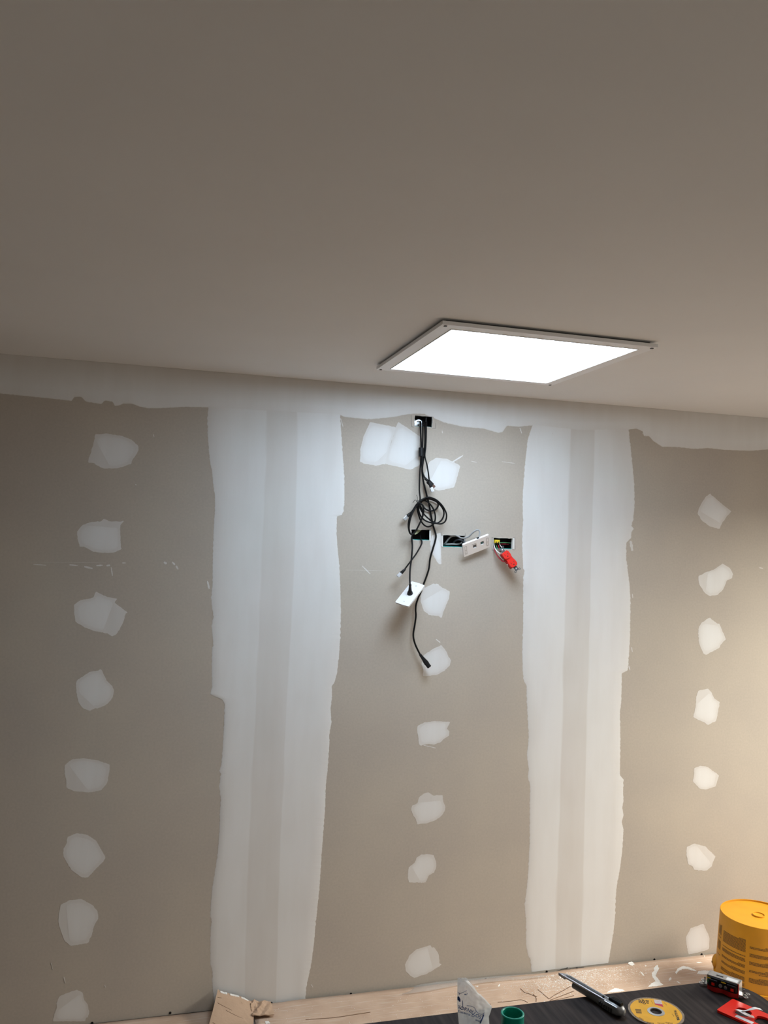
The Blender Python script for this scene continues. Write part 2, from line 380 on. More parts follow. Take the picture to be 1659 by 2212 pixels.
PATCHES += [Zm(800, 1660, 4.607, p) for p in (
 [(405,405),(415,370),(470,345),(485,285),(530,250),(580,240),(630,270),(722,262),(718,300),(745,380),(742,420),(700,480),(640,520),(560,545),(465,555),(455,505),(425,470)],
 [(380,985),(440,940),(460,890),(500,860),(560,852),(632,860),(655,930),(655,990),(630,1040),(580,1065),(550,1138),(385,1135),(372,1090)],
 [(345,1950),(390,1860),(460,1800),(600,1758),(610,1785),(635,1775),(680,1850),(688,1940),(710,1955),(560,2045),(440,2085),(405,2070),(355,2020)])]
PATCHES += [Zm(1400, 1050, 5.53, p) for p in (
 [(690,125),(740,90),(880,210),(995,305),(940,360),(880,450),(855,512),(740,485),(640,410),(592,330),(605,270),(640,200)],
 [(600,1075),(690,1030),(790,995),(890,925),(980,985),(1015,1050),(1000,1100),(940,1130),(900,1230),(830,1300),(740,1315),(680,1280),(620,1190),(603,1140)],
 [(640,1630),(735,1570),(820,1640),(850,1640),(930,1830),(860,1900),(855,1930),(690,2018),(660,2000),(610,1880),(597,1800),(605,1690)])]
PATCHES += [Zm(1400, 1440, 4.807, p) for p in (
 [(520,250),(620,228),(660,265),(685,330),(745,365),(730,450),(720,510),(700,570),(625,605),(540,560),(465,525),(490,440),(500,310)],
 [(480,1055),(545,1028),(620,1045),(738,1130),(700,1245),(600,1278),(530,1265),(462,1190),(475,1140)],
 [(400,1870),(480,1838),(590,1865),(640,1915),(700,1970),(660,2070),(610,2120),(470,2110),(465,2075),(415,2050),(395,1940)])]
PATCHES += [Zm(1180, 1900, 3.463, [(1080,365),(1175,330),(1222,435),(1218,520),(1140,545),(1065,560),(1050,490),(1045,430)])]
def patch(name, px, lift=0.0009, rag=0.7, inner=None, seed=0):
    rnd = random.Random(seed)
    pts = smooth_closed(resample(px, 2.2), 0.0)
    n = len(pts)
    ph = rnd.random()*100
    low = max(p[1] for p in pts); hgt = low-min(p[1] for p in pts)
    def fray(x, y):                       # the trowel leaves a cleaner upper edge and a rougher lower one
        return 0.35+1.1*max(0.0, mnoise.noise(Vector((x*.05, y*.05, ph+3)))+0.25)*(0.4+0.6*(1-(low-y)/hgt))
    pts = [(x + rag*mnoise.noise(Vector((x*.22, y*.22, ph)))*1.3 + fray(x, y)*mnoise.noise(Vector((x*.9, y*.9, ph))), y + rag*mnoise.noise(Vector((x*.22+40, y*.22, ph)))*1.3 + fray(x, y)*mnoise.noise(Vector((x*.9, y*.9, ph+20)))) for x, y in pts]
    cx = sum(p[0] for p in pts)/n; cy = sum(p[1] for p in pts)/n
    # thin base coat in the traced outline, with a thicker second skim of rounder shape on top of it
    bm = bmesh.new(); lay = bm.verts.layers.float.new('thk_shade')
    lo_ = [bm.verts.new(WP(x, y, .0001)) for x, y in pts]; hi_ = [bm.verts.new(WP(x, y, lift)) for x, y in pts]
    base = rnd.uniform(.50, .64)
    for v in lo_: v[lay] = base-.08
    for v in hi_: v[lay] = base
    for k in range(n): bm.faces.new((lo_[k], lo_[(k+1) % n], hi_[(k+1) % n], hi_[k]))
    bmesh.ops.triangle_fill(bm, use_beauty=True, use_dissolve=False, edges=[bm.edges.get((hi_[k], hi_[(k+1) % n])) for k in range(n)])
    m = 64; rad = []
    for k in range(m):                     # distance from the centre to the nearest outline crossing
        dx, dy = math.cos(2*math.pi*k/m), math.sin(2*math.pi*k/m); best = 1e9
        for q in range(n):
            (x0, y0), (x1, y1) = pts[q], pts[(q+1) % n]; ex, ey = x1-x0, y1-y0; den = dx*ey-dy*ex
            if abs(den) < 1e-9: continue
            t = ((x0-cx)*ey-(y0-cy)*ex)/den; u = ((x0-cx)*dy-(y0-cy)*dx)/den
            if t > 0 and -1e-6 <= u <= 1+1e-6: best = min(best, t)
        rad.append(best if best < 1e8 else 10)
    for _ in range(5): rad = [min(rad[k], (rad[k-1]+2*rad[k]+rad[(k+1) % m])/4) for k in range(m)]
    ca = rnd.random()*6.28; cd = rnd.uniform(.35, .85)*sum(rad)/m      # one straight trowel stroke trims the skim
    rings = [(.90, .0, base), (.80, 1, base+.20), (.55, 1, base+.30), (.25, 1, base+.34)]
    prev = None
    for (sc, h, tk) in rings:
        ring = []
        for k in range(m):
            al = 2*math.pi*k/m; r_ = rad[k]*sc; pr = r_*math.cos(al-ca)
            if pr > cd*(.9+.1*sc): r_ *= cd*(.9+.1*sc)/pr
            v = bm.verts.new(WP(cx+r_*math.cos(al), cy+r_*math.sin(al), lift*(1.02+.35*h))); v[lay] = tk; ring.append(v)
        if prev:
            for k in range(m): bm.faces.new((prev[k], prev[(k+1) % m], ring[(k+1) % m], ring[k]))
        prev = ring
    bm.faces.new(prev)
    return from_bm(name, bm, M_COMP, wall)
for i, p in enumerate(PATCHES): patch('compound_patch', p, lift=0.00030+0.00004*(i % 4), seed=i)

def interp(line, y):
    for (x0, y0), (x1, y1) in zip(line, line[1:]):
        if y0 <= y <= y1: return x0+(x1-x0)*((y-y0)/(y1-y0) if y1 > y0 else 0)
    return line[0][0] if y < line[0][1] else line[-1][0]
def band(name, left, right, strip, y0, y1, seed, profile, foot):
    rows = int((y1-y0)/1.5); cols = [0, .012, .06, .25, .48]
    verts = []; vals = []; nc = 0
    for j in range(rows+1):
        y = y0+(y1-y0)*j/rows
        l = interp(left, y) + 1.2*mnoise.noise(Vector((seed, y*.16, 0))) + .8*mnoise.noise(Vector((seed, y*.8, 3))); r = interp(right, y) + 1.2*mnoise.noise(Vector((seed+9, y*.16, 0))) + .8*mnoise.noise(Vector((seed+9, y*.8, 3)))
        a = interp(strip[0], y) + 1.5*mnoise.noise(Vector((seed+3, y*.01, 0))); b = interp(strip[1], y) + 1.5*mnoise.noise(Vector((seed+5, y*.012, 0)))
        w1 = 3.0+6.0*abs(mnoise.noise(Vector((seed, y*.008, 4))))
        xs = [(l, .55, 0), (l+1.6, .80, 1), (l+(a-l)*.2, .86, 1), (l+(a-l)*.55, .97, 1), (a-w1, profile[0], 1), (a, profile[1], 1), (a+(b-a)*.5, profile[1]-.02, 1), (b, profile[1]+.02, 1), (b+w1*.8, profile[2], 1), (b+(r-b)*.35, .97, 1), (b+(r-b)*.75, .90, 1), (r-1.6, .86, 1), (r, .6, 0)]
        nc = len(xs)
        for k, (x, tk, h) in enumerate(xs):
            verts.append(tuple(WP(x, min(y, foot[0]+(x-foot[1])*foot[2]+.8*mnoise.noise(Vector((x*.15, seed, 2)))), 0.0006*h+0.0001))); vals.append(tk + 0.10*mnoise.noise(Vector((x*.03, y*.012, seed))) )
    faces = [(j*nc+k, j*nc+k+1, (j+1)*nc+k+1, (j+1)*nc+k) for j in range(rows) for k in range(nc-1)]
    me = bpy.data.meshes.new(name); me.from_pydata(verts, [], faces); set_thk_shade(me, vals)
    return link(name, me, M_COMP, wall, True)
BL_L = [(452,868),(450,880),(447.5,905),(449,950),(453,995),(458,1020),(460,1045),(464,1070),(464,1100),(462,1130),(460,1180),(459,1230),(459,1260),(456,1290),(457,1305),(461,1332),(457,1352),(459,1375),(461,1394),(458,1400),(457,1440),(458,1482),(454,1500),(463,1505),(472,1508),(480,1512),(485,1521),(484,1560),(481,1610),(480,1630),(478,1650),(474,1665),(477,1672),(473,1700),(477,1728),(475,1745),(474,1790),(470,1845),(463,1890),(458,1920),(455,1955),(454,1980),(457,1990),(455,2005),(454,2025),(454,2060),(454,2080),(459,2100),(458,2120),(460,2145),(462,2180)]
BL_R = [(734,868),(735,900),(737,930),(740,975),(744,1030),(744,1085),(742,1105),(738,1113),(728,1115),(727,1150),(729,1180),(733,1220),(735,1260),(736.5,1320),(735,1380),(732,1420),(728,1455),(722,1475),(717,1482),(717,1510),(714,1530),(716,1560),(711,1590),(712,1600),(710,1630),(708,1660),(704,1695),(702,1750),(696,1830),(690,1920),(682,1995),(678,2040),(672,2085),(662,2130),(659,2165),(658,2180)]
BL_S = ([(578,868),(577,1000),(566,1230),(560,1400),(549,1630),(538,1850),(529,2180)], [(640,868),(640,1000),(634,1230),(624,1400),(613,1630),(603,1850),(594,2180)])
BR_L = [(1152,900),(1150,919),(1140,948),(1134,1002),(1129,1069),(1129,1110),(1130,1126),(1128,1150),(1128,1180),(1130,1227),(1133,1233),(1130,1248),(1130,1344),(1128,1405),(1129,1453),(1132,1473),(1137,1479),(1138,1518),(1140,1559),(1142,1592),(1138,1632),(1142,1662),(1140,1677),(1145,1697),(1144,1734),(1144,1816),(1141,1878),(1138,1916),(1133,1953),(1136,1990),(1136,2040),(1140,2062),(1146,2075),(1148,2100)]
BR_R = [(1355,900),(1358,928),(1364,981),(1370,1042),(1371,1089),(1368,1123),(1364,1136),(1369,1143),(1364,1150),(1363,1163),(1353,1172),(1353,1207),(1360,1262),(1362,1295),(1361,1375),(1358,1426),(1356,1448),(1343,1455),(1343,1477),(1342,1518),(1339,1539),(1340,1569),(1340,1625),(1339,1674),(1347,1684),(1346,1709),(1347,1732),(1344,1742),(1347,1761),(1343,1776),(1347,1791),(1344,1841),(1339,1878),(1332,1916),(1330,1941),(1329,1978),(1325,2015),(1319,2052),(1314,2081),(1313,2101)]
BR_S = ([(1236,900),(1233,1000),(1226,1200),(1221,1350),(1217,1550),(1212,1700),(1206,1900),(1201,2100)], [(1284,900),(1282,1000),(1275,1200),(1273,1350),(1266,1550),(1263,1700),(1258,1900),(1253,2100)])
band('joint_compound_band', BL_L, BL_R, BL_S, 868, 2181, 3.0, (.92, .66, .98), (2180, 460, -.098))
band('joint_compound_band', BR_L, BR_R, BR_S, 895, 2101, 17.0, (1.0, .60, .98), (2100, 1148, -.116))
# the strip of compound below the ceiling, corner shade painted into its upper rows
CL = [(-40,846),(0,850),(50,855),(100,860),(155,866),(160,858),(175,857),(186,868),(220,873),(226,865),(244,868),(247,877),(258,876),(265,872),(285,872),(300,878),(320,882),(345,882),(400,879),(450,880),(520,886),(600,890),(735,897),(745,901),(785,905),(800,906),(850,901),(880,895),(893,894),(915,894),(937,903),(960,913),(1000,922),(1045,926),(1075,935),(1085,934),(1095,920),(1120,922),(1150,919),(1250,930),(1358,928),(1375,926),(1388,932),(1390,942),(1402,942),(1410,952),(1430,965),(1465,966),(1500,970),(1530,968),(1565,972),(1620,974),(1659,971),(1700,972)]
def interp_x(line, x):
    for (x0, y0), (x1, y1) in zip(line, line[1:]):
        if x0 <= x <= x1: return y0+(y1-y0)*(x-x0)/(x1-x0)
    return line[-1][1]
verts = []; vals = []; ncol = 0; x = -40.0; colpts = []
HX0, HX1, HZ0, HZ1 = HOLES[0]
while x <= 1700:
    yb = interp_x(CL, x) + 1.0*mnoise.noise(Vector((x*.2, 5, 1)))
    pb = WP(x, yb)
    if HX0-0.002 < pb.x < HX1+0.002: pb.z = max(pb.z, HZ1+0.0005)
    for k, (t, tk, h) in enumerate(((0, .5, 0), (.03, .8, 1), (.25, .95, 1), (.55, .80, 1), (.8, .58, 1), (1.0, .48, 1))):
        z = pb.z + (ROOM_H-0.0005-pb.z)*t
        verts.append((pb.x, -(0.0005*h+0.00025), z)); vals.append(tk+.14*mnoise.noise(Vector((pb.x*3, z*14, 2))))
    x += 3.0
ncol = len(verts)//6
faces = [(i*6+k, (i+1)*6+k, (i+1)*6+k+1, i*6+k+1) for i in range(ncol-1) for k in range(5)]
me = bpy.data.meshes.new('ceiling_joint_compound'); me.from_pydata(verts, [], faces); set_thk_shade(me, vals)
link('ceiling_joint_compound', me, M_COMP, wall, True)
# scrapes and drips of compound on the paper
SCR = [((72,1219),(100,1221),2.0),((150,1220),(168,1222),3.2),((182,1224),(200,1228),4.5),((208,1222),(222,1221),3.5),((230,1222),(238,1221),4),((240,1225),(243,1244),2.5),((354,1214),(360,1218),5),((372,1214),(378,1220),4),((380,1222),(385,1230),4.5),((448,1255),(452,1272),4.5),((264,1216),(272,1216),2),
       ((736,904),(741,922),2.0),((976,999),(1000,984),3.0),((1018,996),(1030,999),1.5),((1084,997),(1112,1001),1.4),((955,930),(956,936),2.2),((1123,924),(1127,936),2.4),((942,1381),(951,1388),2.5),((942,1261),(948,1264),2),((915,1610),(942,1616),1.6),
       ((1366,1283),(1367,1292),2.2),((1364,1398),(1366,1408),2.0),((1358,1438),(1361,1448),2.2),((1362,1168),(1366,1190),6),((1640,1226),(1648,1228),2.5),((672,2126),(676,2133),1.6),((110,2080),(114,2094),1.5),((138,2110),(141,2124),2),((226,2128),(228,2133),2.5),((331,938),(333,944),1.8),((292,1046),(295,1048),1.8),((782,1222),(800,1240),2),((745,1231),(830,1233),0.4),((1388,936),(1396,942),3),((60,1214),(230,1216),.4),((1193,935),(1195,939),1.2)]
for i, (a, b, w) in enumerate(SCR):
    a, b = Vector(a), Vector(b); d = (b-a).normalized(); nrm = Vector((-d.y, d.x)); pts = []
    L = (b-a).length; m = max(3, int(L/2))
    up_, dn_ = [], []
    for k in range(m+1):
        t = k/m; ww = w*0.5*(0.35+0.65*math.sin(math.pi*(0.12+0.76*t)))*(0.7+0.5*random.random())
        c = a.lerp(b, t); up_.append(tuple(c+nrm*ww)); dn_.append(tuple(c-nrm*ww))
    poly = up_+dn_[::-1]
    bm = bmesh.new(); lo_ = [bm.verts.new(WP(*p, 0.0001)) for p in poly]; hi_ = [bm.verts.new(WP(*p, 0.0007)) for p in poly]
    n = len(poly)
    for k in range(m): bm.faces.new((hi_[k], hi_[k+1], hi_[n-2-k], hi_[n-1-k]))
    for k in range(n): bm.faces.new((lo_[k], lo_[(k+1) % n], hi_[(k+1) % n], hi_[k]))
    o = from_bm('compound_scrape', bm, M_COMP, wall); set_thk_shade(o.data, [.55+.3*random.random()]*len(o.data.vertices))
# drywall screws along the bottom edge
SCREWS = [(367.5,2188),(199,2210),(586,2166.5),(758,2147),(978,2127),(1049,2115),(1181,2099),(1246,2091.5),(1413.5,2072.5),(1515.5,2061.5)]
for (a, b) in SCREWS:
    p = WP(a, b)
    M = Matrix.Translation(p) @ Matrix.Rotation(math.radians(90), 4, 'X')
    lathe('drywall_screw', [(0.0002, 0.0004), (0.0014, 0.0004), (0.0020, 0.0012), (0.0044, 0.0012), (0.0046, -0.002)], M_BLACKM, wall, seg=14, M=M)
# cut line of a torn paper strip by the right joint, near the floor
for (a, b) in (((1200,2099),(1227,2090)), ((1225,2090),(1226,2100)), ((1205,2099),(1243,2097)), ((1227,2094),(1262,2089))):
    bm = bmesh.new(); p, q = WP(*a, .0016), WP(*b, .0016); bm_tube(bm, [p, p.lerp(q, .5)+Vector((0, 0, .0015)), q], .0009, 6); from_bm('torn_paper_edge', bm, M_KNIFED, wall)
# pencil lines and torn edges around the cut-outs
M_PENCIL = mat('pencil', (0.16, 0.15, 0.14), 0.9)
PEN = [((888.5,897),(889,921.5)),((889,921.5),(894,923)),((941,913.5),(941,925)),((934,925.5),(941,925.5)),((1005.5,1152),(1005.5,1168)),((999,1157),(1007,1157)),((1062,1161.5),(1066,1161.5)),((1062.5,1161),(1063,1188)),((1062,1188.5),(1067,1188.5)),((1108,1161.5),(1111,1161.5)),((1112.5,1161),(1113,1187)),((1106,1187.5),(1112,1188)),((884,1168.5),(890,1168.5)),((953.5,1155.5),(957,1156)),((952.8,1150),(953.2,1182)),((953,1181.5),(958,1182))]
for a, b in PEN:
    bm = bmesh.new(); bm_tube(bm, [WP(*a, .0004), WP(*b, .0004)], 0.0006, 5); from_bm('pencil_line', bm, M_PENCIL, wall)
for (x0, x1, z0, z1) in HOLES:                     # ragged white gypsum lips round every cut-out
    for (a, b) in (((x0, z0), (x1, z0)), ((x0, z1), (x1, z1)), ((x0, z0), (x0, z1)), ((x1, z0), (x1, z1))):
        pts = []; m = 10
        for k in range(m+1):
            t = k/m; pts.append(Vector((a[0]+(b[0]-a[0])*t+random.uniform(-.0009, .0009), -.0002, a[1]+(b[1]-a[1])*t+random.uniform(-.0009, .0009))))
        bm = bmesh.new(); bm_tube(bm, pts, [random.uniform(.0003, .0010) for _ in pts], 6); from_bm('torn_gypsum_lip', bm, M_GYPSUM, wall)
for (l, t, r, b) in ((1107.5,1162,1111.5,1186.5),(953.5,1157,957.2,1181),(927.5,1146,931,1168)):   # white bare gypsum margins beside the cut-outs
    p = [WP(l, t, .0005), WP(r, t+1, .0005), WP(r-.4, b, .0005), WP(l, b-1, .0005)]
    bm = bmesh.new(); f = bm.faces.new([bm.verts.new(q) for q in p]); g = bmesh.ops.extrude_face_region(bm, geom=[f])
    bmesh.ops.translate(bm, verts=[v for v in g['geom'] if isinstance(v, bmesh.types.BMVert)], vec=(0, .0004, 0)); from_bm('bare_gypsum_margin', bm, M_GYPSUM, wall)

# ------------------------------------------------------------------ ceiling light
lc = Vector((-0.0303, -0.680, ROOM_H)); LR = Matrix.Translation(lc) @ Matrix.Rotation(0.0089, 4, 'Z')
lamp = thing('ceiling_light', 'square white LED panel light glowing on the ceiling', 'ceiling light')
IN, OUT = 0.2855, 0.322
def sq(s): return [(-s, -s), (s, -s), (s, s), (-s, s)]
prism('frame', sq(OUT), -0.017, -0.007, M_WHITE, lamp, LR, holes=[sq(IN)])
prism('mounting_tray', sq(OUT-0.016), -0.007, -0.0003, M_STEELD, lamp, LR, holes=[sq(IN-0.01)])
prism('inner_lip', sq(IN-0.0005), -0.0185, -0.010, M_WHITE, lamp, LR, holes=[sq(IN-0.004)])
m_em = mat('led_diffuser', (0.9, 0.92, 0.95), 0.5, emission=((0.685, 0.84, 1.0), PANEL_STRENGTH))
prism('diffuser', sq(IN-0.0045), -0.015, -0.012, m_em, lamp, LR)
for sx in (-1, 1):
    for sy in (-1, 1):
        box('corner_screw', (sx*(OUT-.012)-.004, sy*(OUT-.012)-.004, -.0195), (sx*(OUT-.012)+.004, sy*(OUT-.012)+.004, -.0168), M_STEELD, lamp, LR, bevel=.001)

# ------------------------------------------------------------------ electrical boxes in the cut-outs
BOX_LAB = ['junction box in the cut-out just under the ceiling', 'dark green junction box in the cut-out below the black coil', 'junction box in the middle cut-out with grey cables', 'junction box in the rightmost cut-out with red and green wires']
for (x0, x1, z0, z1), lab in zip(HOLES, BOX_LAB):
    t = thing('junction_box', lab, 'junction box', group='junction boxes in the wall')
    y0, y1 = 0.014, 0.062; e = 0.003
    bm = bmesh.new()
    bm_box(bm, (x0-e, y1, z0-e), (x1+e, y1+.002, z1+e))
    bm_box(bm, (x0-e, y0, z1), (x1+e, y1, z1+e)); bm_box(bm, (x0-e, y0, z0), (x0, y1, z1)); bm_box(bm, (x1, y0, z0), (x1+e, y1, z1))
    from_bm('box_shell', bm, M_BLACKM, t)
    box('box_floor', (x0, y0, z0-e), (x1, y1, z0+0.004), M_TEAL, t)
# bright conduit end inside the top box
x0, x1, z0, z1 = HOLES[0]
cond = thing('conduit_connector', 'shiny metal conduit end inside the top junction box', 'conduit')
Mc = Matrix.Translation((x0+.030, 0.058, (z0+z1)/2-.006)) @ Matrix.Rotation(math.radians(90), 4, 'X')
lathe('conduit_ring', [(.013, 0), (.021, 0), (.021, .012), (.018, .016), (.013, .016)], M_STEEL, cond, 28, Mc, closed=True)
lathe('conduit_cap', [(.0001, .008), (.0130, .006)], M_STEEL, cond, 28, Mc)
box('bracket', (x0+.002, .03, z0+.010), (x0+.012, .056, z1-.014), M_STEEL, cond, bevel=.001)
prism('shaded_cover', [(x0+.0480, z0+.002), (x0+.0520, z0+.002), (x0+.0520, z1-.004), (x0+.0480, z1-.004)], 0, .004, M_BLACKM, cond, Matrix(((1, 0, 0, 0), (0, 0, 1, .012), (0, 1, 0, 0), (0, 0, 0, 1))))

# ------------------------------------------------------------------ hanging cables
def U(u, v, off): return WP(860+u/11.85, 1060+v/11.85, off)
def rj45(parent, p, d, clip=True, size=1.0, boot=True):
    # boot + transparent modular plug along direction d from p
    d = d.normalized(); side = d.cross(Vector((0, -1, 0))).normalized(); nn = side.cross(d)
    M = Matrix(((side.x, nn.x, d.x, p.x), (side.y, nn.y, d.y, p.y), (side.z, nn.z, d.z, p.z), (0, 0, 0, 1)))
    s = size
    if boot:
        bm = bmesh.new()
        prev = None
        for (w, h, z) in ((.0030, .0030, -.012), (.0045, .0045, -.004), (.0058, .0048, .006), (.0060, .0045, .013)):
            ring = [bm.verts.new(M @ Vector((w*s*math.copysign(abs(math.cos(a))**.6, math.cos(a)), h*s*math.copysign(abs(math.sin(a))**.6, math.sin(a)), z*s))) for a in [2*math.pi*k/12 for k in range(12)]]
            if prev:
                for k in range(12): bm.faces.new((prev[k], prev[(k+1) % 12], ring[(k+1) % 12], ring[k]))
            else: bm.faces.new(ring)
            prev = ring
        bm.faces.new(prev); from_bm('boot', bm, M_BLACKM, parent, True)
    pl = box('plug', (-.0058*s, -.0042*s, .0125*s), (.0058*s, .0042*s, .030*s), M_CLEAR, parent, M, bevel=.0008)
    if clip: box('clip', (-.0022*s, .0045*s, .012*s), (.0022*s, .0062*s, .027*s), M_CLEAR, pl, M)
    box('contacts', (-.0046*s, -.0045*s, .025*s), (.0046*s, -.0043*s, .0302*s), M_YELLOW if False else M_STEEL, pl, M)

# 1. the coiled network cable
c1 = thing('coiled_cable', 'black network cable wound into a loose coil, tied with wire', 'cable', group='black cables on the wall')
path = [WP(908.3, 911, -.02), WP(908, 917, .006), WP(908.6, 930, .018), WP(909.5, 955, .022), WP(910, 978, .024), WP(908.5, 1002, .026), WP(906.8, 1030, .028), WP(906, 1058, .032)]
LP = [(565,200,.036),(535,285,.040),(440,440,.044),(340,640,.048),(288,850,.050),(285,1010,.050),(335,1118,.050),(430,1065,.050),(530,880,.050),(605,720,.050),(652,560,.052),(640,410,.052),(590,335,.050),(520,325,.046),
 (440,410,.042),(345,560,.040),(275,760,.040),(262,930,.040),(300,1085,.040),(365,1110,.040),(460,1010,.040),(570,800,.040),(628,640,.042),(610,480,.042),(555,370,.042),(520,310,.040),
 (580,260,.036),(690,188,.034),(820,172,.034),(980,238,.036),(1120,370,.038),(1215,530,.038),(1240,665,.038),(1200,790,.036),(1100,848,.034),(980,838,.032),(860,822,.030),(720,778,.030),(620,700,.030),(555,600,.030),(525,480,.030),(525,380,.030),(560,300,.028),
 (660,232,.026),(800,213,.026),(960,270,.026),(1090,380,.026),(1168,520,.026),(1160,660,.026),(1095,770,.026),(990,828,.024),(880,785,.022),(760,700,.022),(650,590,.022),(580,480,.022),(560,380,.022),(600,285,.022),
 (680,252,.020),(780,310,.019),(880,430,.018),(940,580,.018),(950,730,.018),(900,860,.016),(780,922,.015),(680,890,.015),(600,800,.015),(545,680,.015),(500,520,.015),(490,400,.015),(540,330,.013),
 (620,360,.011),(670,440,.011),(750,497,.011),(860,518,.011),(960,480,.011),(1020,400,.011),(1015,320,.011),(950,258,.012),(800,205,.014),(640,215,.018),(540,285,.022),(460,370,.024),(385,490,.026),(335,550,.026)]
path += [U(*q) for q in LP]
tube('cable_jacket', path, 0.0030, M_BLACK, c1, n=6, seg=9)
a_, b_ = U(335, 550, .026), U(150, 740, .028); dcn = (b_-a_)
# dark boot + shielded metal plug
bm = bmesh.new(); bm_tube(bm, catmull([a_, a_+dcn*.25, a_+dcn*.5, a_+dcn*.58], 4), [.0034, .0036, .004, .0046, .005, .0052, .0056, .0060, .0062, .006, .006, .0058, .0058], 10); from_bm('boot', bm, M_BLACKM, c1, True)
dn = dcn.normalized(); sd = dn.cross(Vector((0, -1, 0))).normalized(); nn = sd.cross(dn); Mp = Matrix(((sd.x, nn.x, dn.x, a_.x), (sd.y, nn.y, dn.y, a_.y), (sd.z, nn.z, dn.z, a_.z), (0, 0, 0, 1))); Lc = dcn.length
box('metal_plug', (-.006, -.0045, Lc*.56), (.006, .0045, Lc*1.0), M_STEEL, c1, Mp, bevel=.0008)
# ferrite bead
fa, fb = WP(909.8, 967, .0235), WP(910, 986, .0245)
bm = bmesh.new(); bm_tube(bm, [fa, fa.lerp(fb, .04), fa.lerp(fb, .96), fb], [.0085, .0098, .0098, .0085], 16); from_bm('ferrite_bead', bm, M_BLACKM, c1)
# wire twist tie
tie = thing('twist_tie', 'thin black wire tie with two loose ends on the coil', 'wire tie')
tube('wire_end', [U(470,110,.05), U(485,150,.052), U(497,195,.054), U(490,245,.056), U(492,290,.058)], .0008, M_BLACK, tie, seg=6)
tube('wire_end', [U(375,312,.05), U(400,270,.052), U(435,240,.054), U(470,258,.056), U(495,295,.058)], .0008, M_BLACK, tie, seg=6)
tube('wire_loop', [U(470,270,.058), U(505,330,.059), U(540,365,.058), U(570,340,.035), U(545,280,.010), U(500,250,.025), U(470,270,.056)], .0009, M_BLACK, tie, seg=6)

# 2. the power cord that hangs lowest
c2 = thing('power_cord', 'long black power cord hanging lowest, ending in a flat female connector', 'cable', group='black cables on the wall')
P2 = [WP(917, 911, -.02), WP(917, 916, .006), WP(918.2, 930, .016), WP(918, 960, .018), WP(915, 990, .018), WP(912, 1015, .018), WP(915, 1042, .020), WP(920.5, 1064, .020), U(742, 160, .019), U(790, 340, .0085), U(830, 560, .0085), U(868, 760, .0085), U(892, 880, .0085), U(930, 1000, .010), U(963, 1110, .012), U(967, 1200, .014), U(932, 1350, .016),
      WP(929.5, 1205, .018), WP(926.8, 1227, .020), WP(921, 1246, .020), WP(915, 1262, .020), WP(909, 1279, .018), WP(903.6, 1291, .018), WP(898.8, 1306, .018), WP(897.8, 1318, .018), WP(898.4, 1331, .018), WP(896, 1350, .018), WP(892.8, 1372, .020), WP(897, 1392, .022), WP(908, 1415, .024)]
tube('cable_jacket', P2, 0.0034, M_BLACK, c2, n=7, seg=10)
tube('specular_tag', [U(962, 1168, .0170), U(964, 1192, .0175)], .0012, M_WHITE, c2, seg=6) if False else None
a_, b_ = WP(908, 1414.5, .024), WP(927.5, 1441, .030); d = b_-a_; dn = d.normalized(); sd = dn.cross(Vector((0, -1, 0))).normalized(); nn = sd.cross(dn)
Mp = Matrix(((sd.x, nn.x, dn.x, a_.x), (sd.y, nn.y, dn.y, a_.y), (sd.z, nn.z, dn.z, a_.z), (0, 0, 0, 1))); L = d.length
bm = bmesh.new(); prev = None
for (t, w, h) in ((-.04, .0042, .0042), (.02, .0050, .0050), (.15, .0052, .0052), (.35, .0066, .0060), (.55, .0085, .0068), (.72, .0092, .0072), (.74, .0082, .0068), (1.0, .0082, .0068)):
    ring = [bm.verts.new(Mp @ Vector((w*math.copysign(abs(math.cos(a))**.55, math.cos(a)), h*math.copysign(abs(math.sin(a))**.55, math.sin(a)), t*L))) for a in [2*math.pi*k/16 for k in range(16)]]
    if prev:
        for k in range(16): bm.faces.new((prev[k], prev[(k+1) % 16], ring[(k+1) % 16], ring[k]))
    else: bm.faces.new(ring)
    prev = ring
bm.faces.new(prev); from_bm('connector', bm, M_BLACKM, c2)

# 3. video cable with a flat black plug
c3 = thing('video_cable', 'short black video cable ending in a flat plug below the ferrite bead', 'cable', group='black cables on the wall')
tube('cable_jacket', [WP(913, 911, -.02), WP(913, 917, .008), WP(913.5, 935, .024), WP(912.5, 970, .030), WP(911.5, 1000, .032), WP(913, 1020, .032), WP(917, 1031, .034), WP(921, 1036, .034)], .0030, M_BLACK, c3, n=6, seg=9)
a_, b_ = WP(920, 1035, .034), WP(938, 1053, .040); d = b_-a_; dn = d.normalized(); sd = dn.cross(Vector((0.3, -1, 0.3))).normalized(); nn = sd.cross(dn)
Mp = Matrix(((sd.x, nn.x, dn.x, a_.x), (sd.y, nn.y, dn.y, a_.y), (sd.z, nn.z, dn.z, a_.z), (0, 0, 0, 1))); L = d.length
box('strain_relief', (-.004, -.0035, -.006), (.004, .0035, L*.25), M_BLACKM, c3, Mp, bevel=.001)
pl = box('plug_body', (-.0085, -.005, L*.22), (.0085, .005, L*.78), M_BLACKM, c3, Mp, bevel=.0015)
box('plug_tip', (-.0068, -.0026, L*.76), (.0068, .0026, L*1.02), M_TIP, pl, Mp)
# 4. short network cable
c4 = thing('network_cable', 'short black network cable with a clear plug hanging beside the flat video plug', 'cable', group='black cables on the wall')
tube('cable_jacket', [WP(920.5, 912, -.02), WP(920.5, 917, .006), WP(920.8, 935, .020), WP(919.8, 965, .030), WP(918, 985, .036), WP(922, 1003, .040), WP(925, 1020, .044), WP(927, 1036, .046), WP(928.5, 1043, .048)], .0027, M_BLACK, c4, n=6, seg=9)
rj45(c4, WP(929, 1046, .048), WP(935, 1063, .048)-WP(929, 1046, .048))
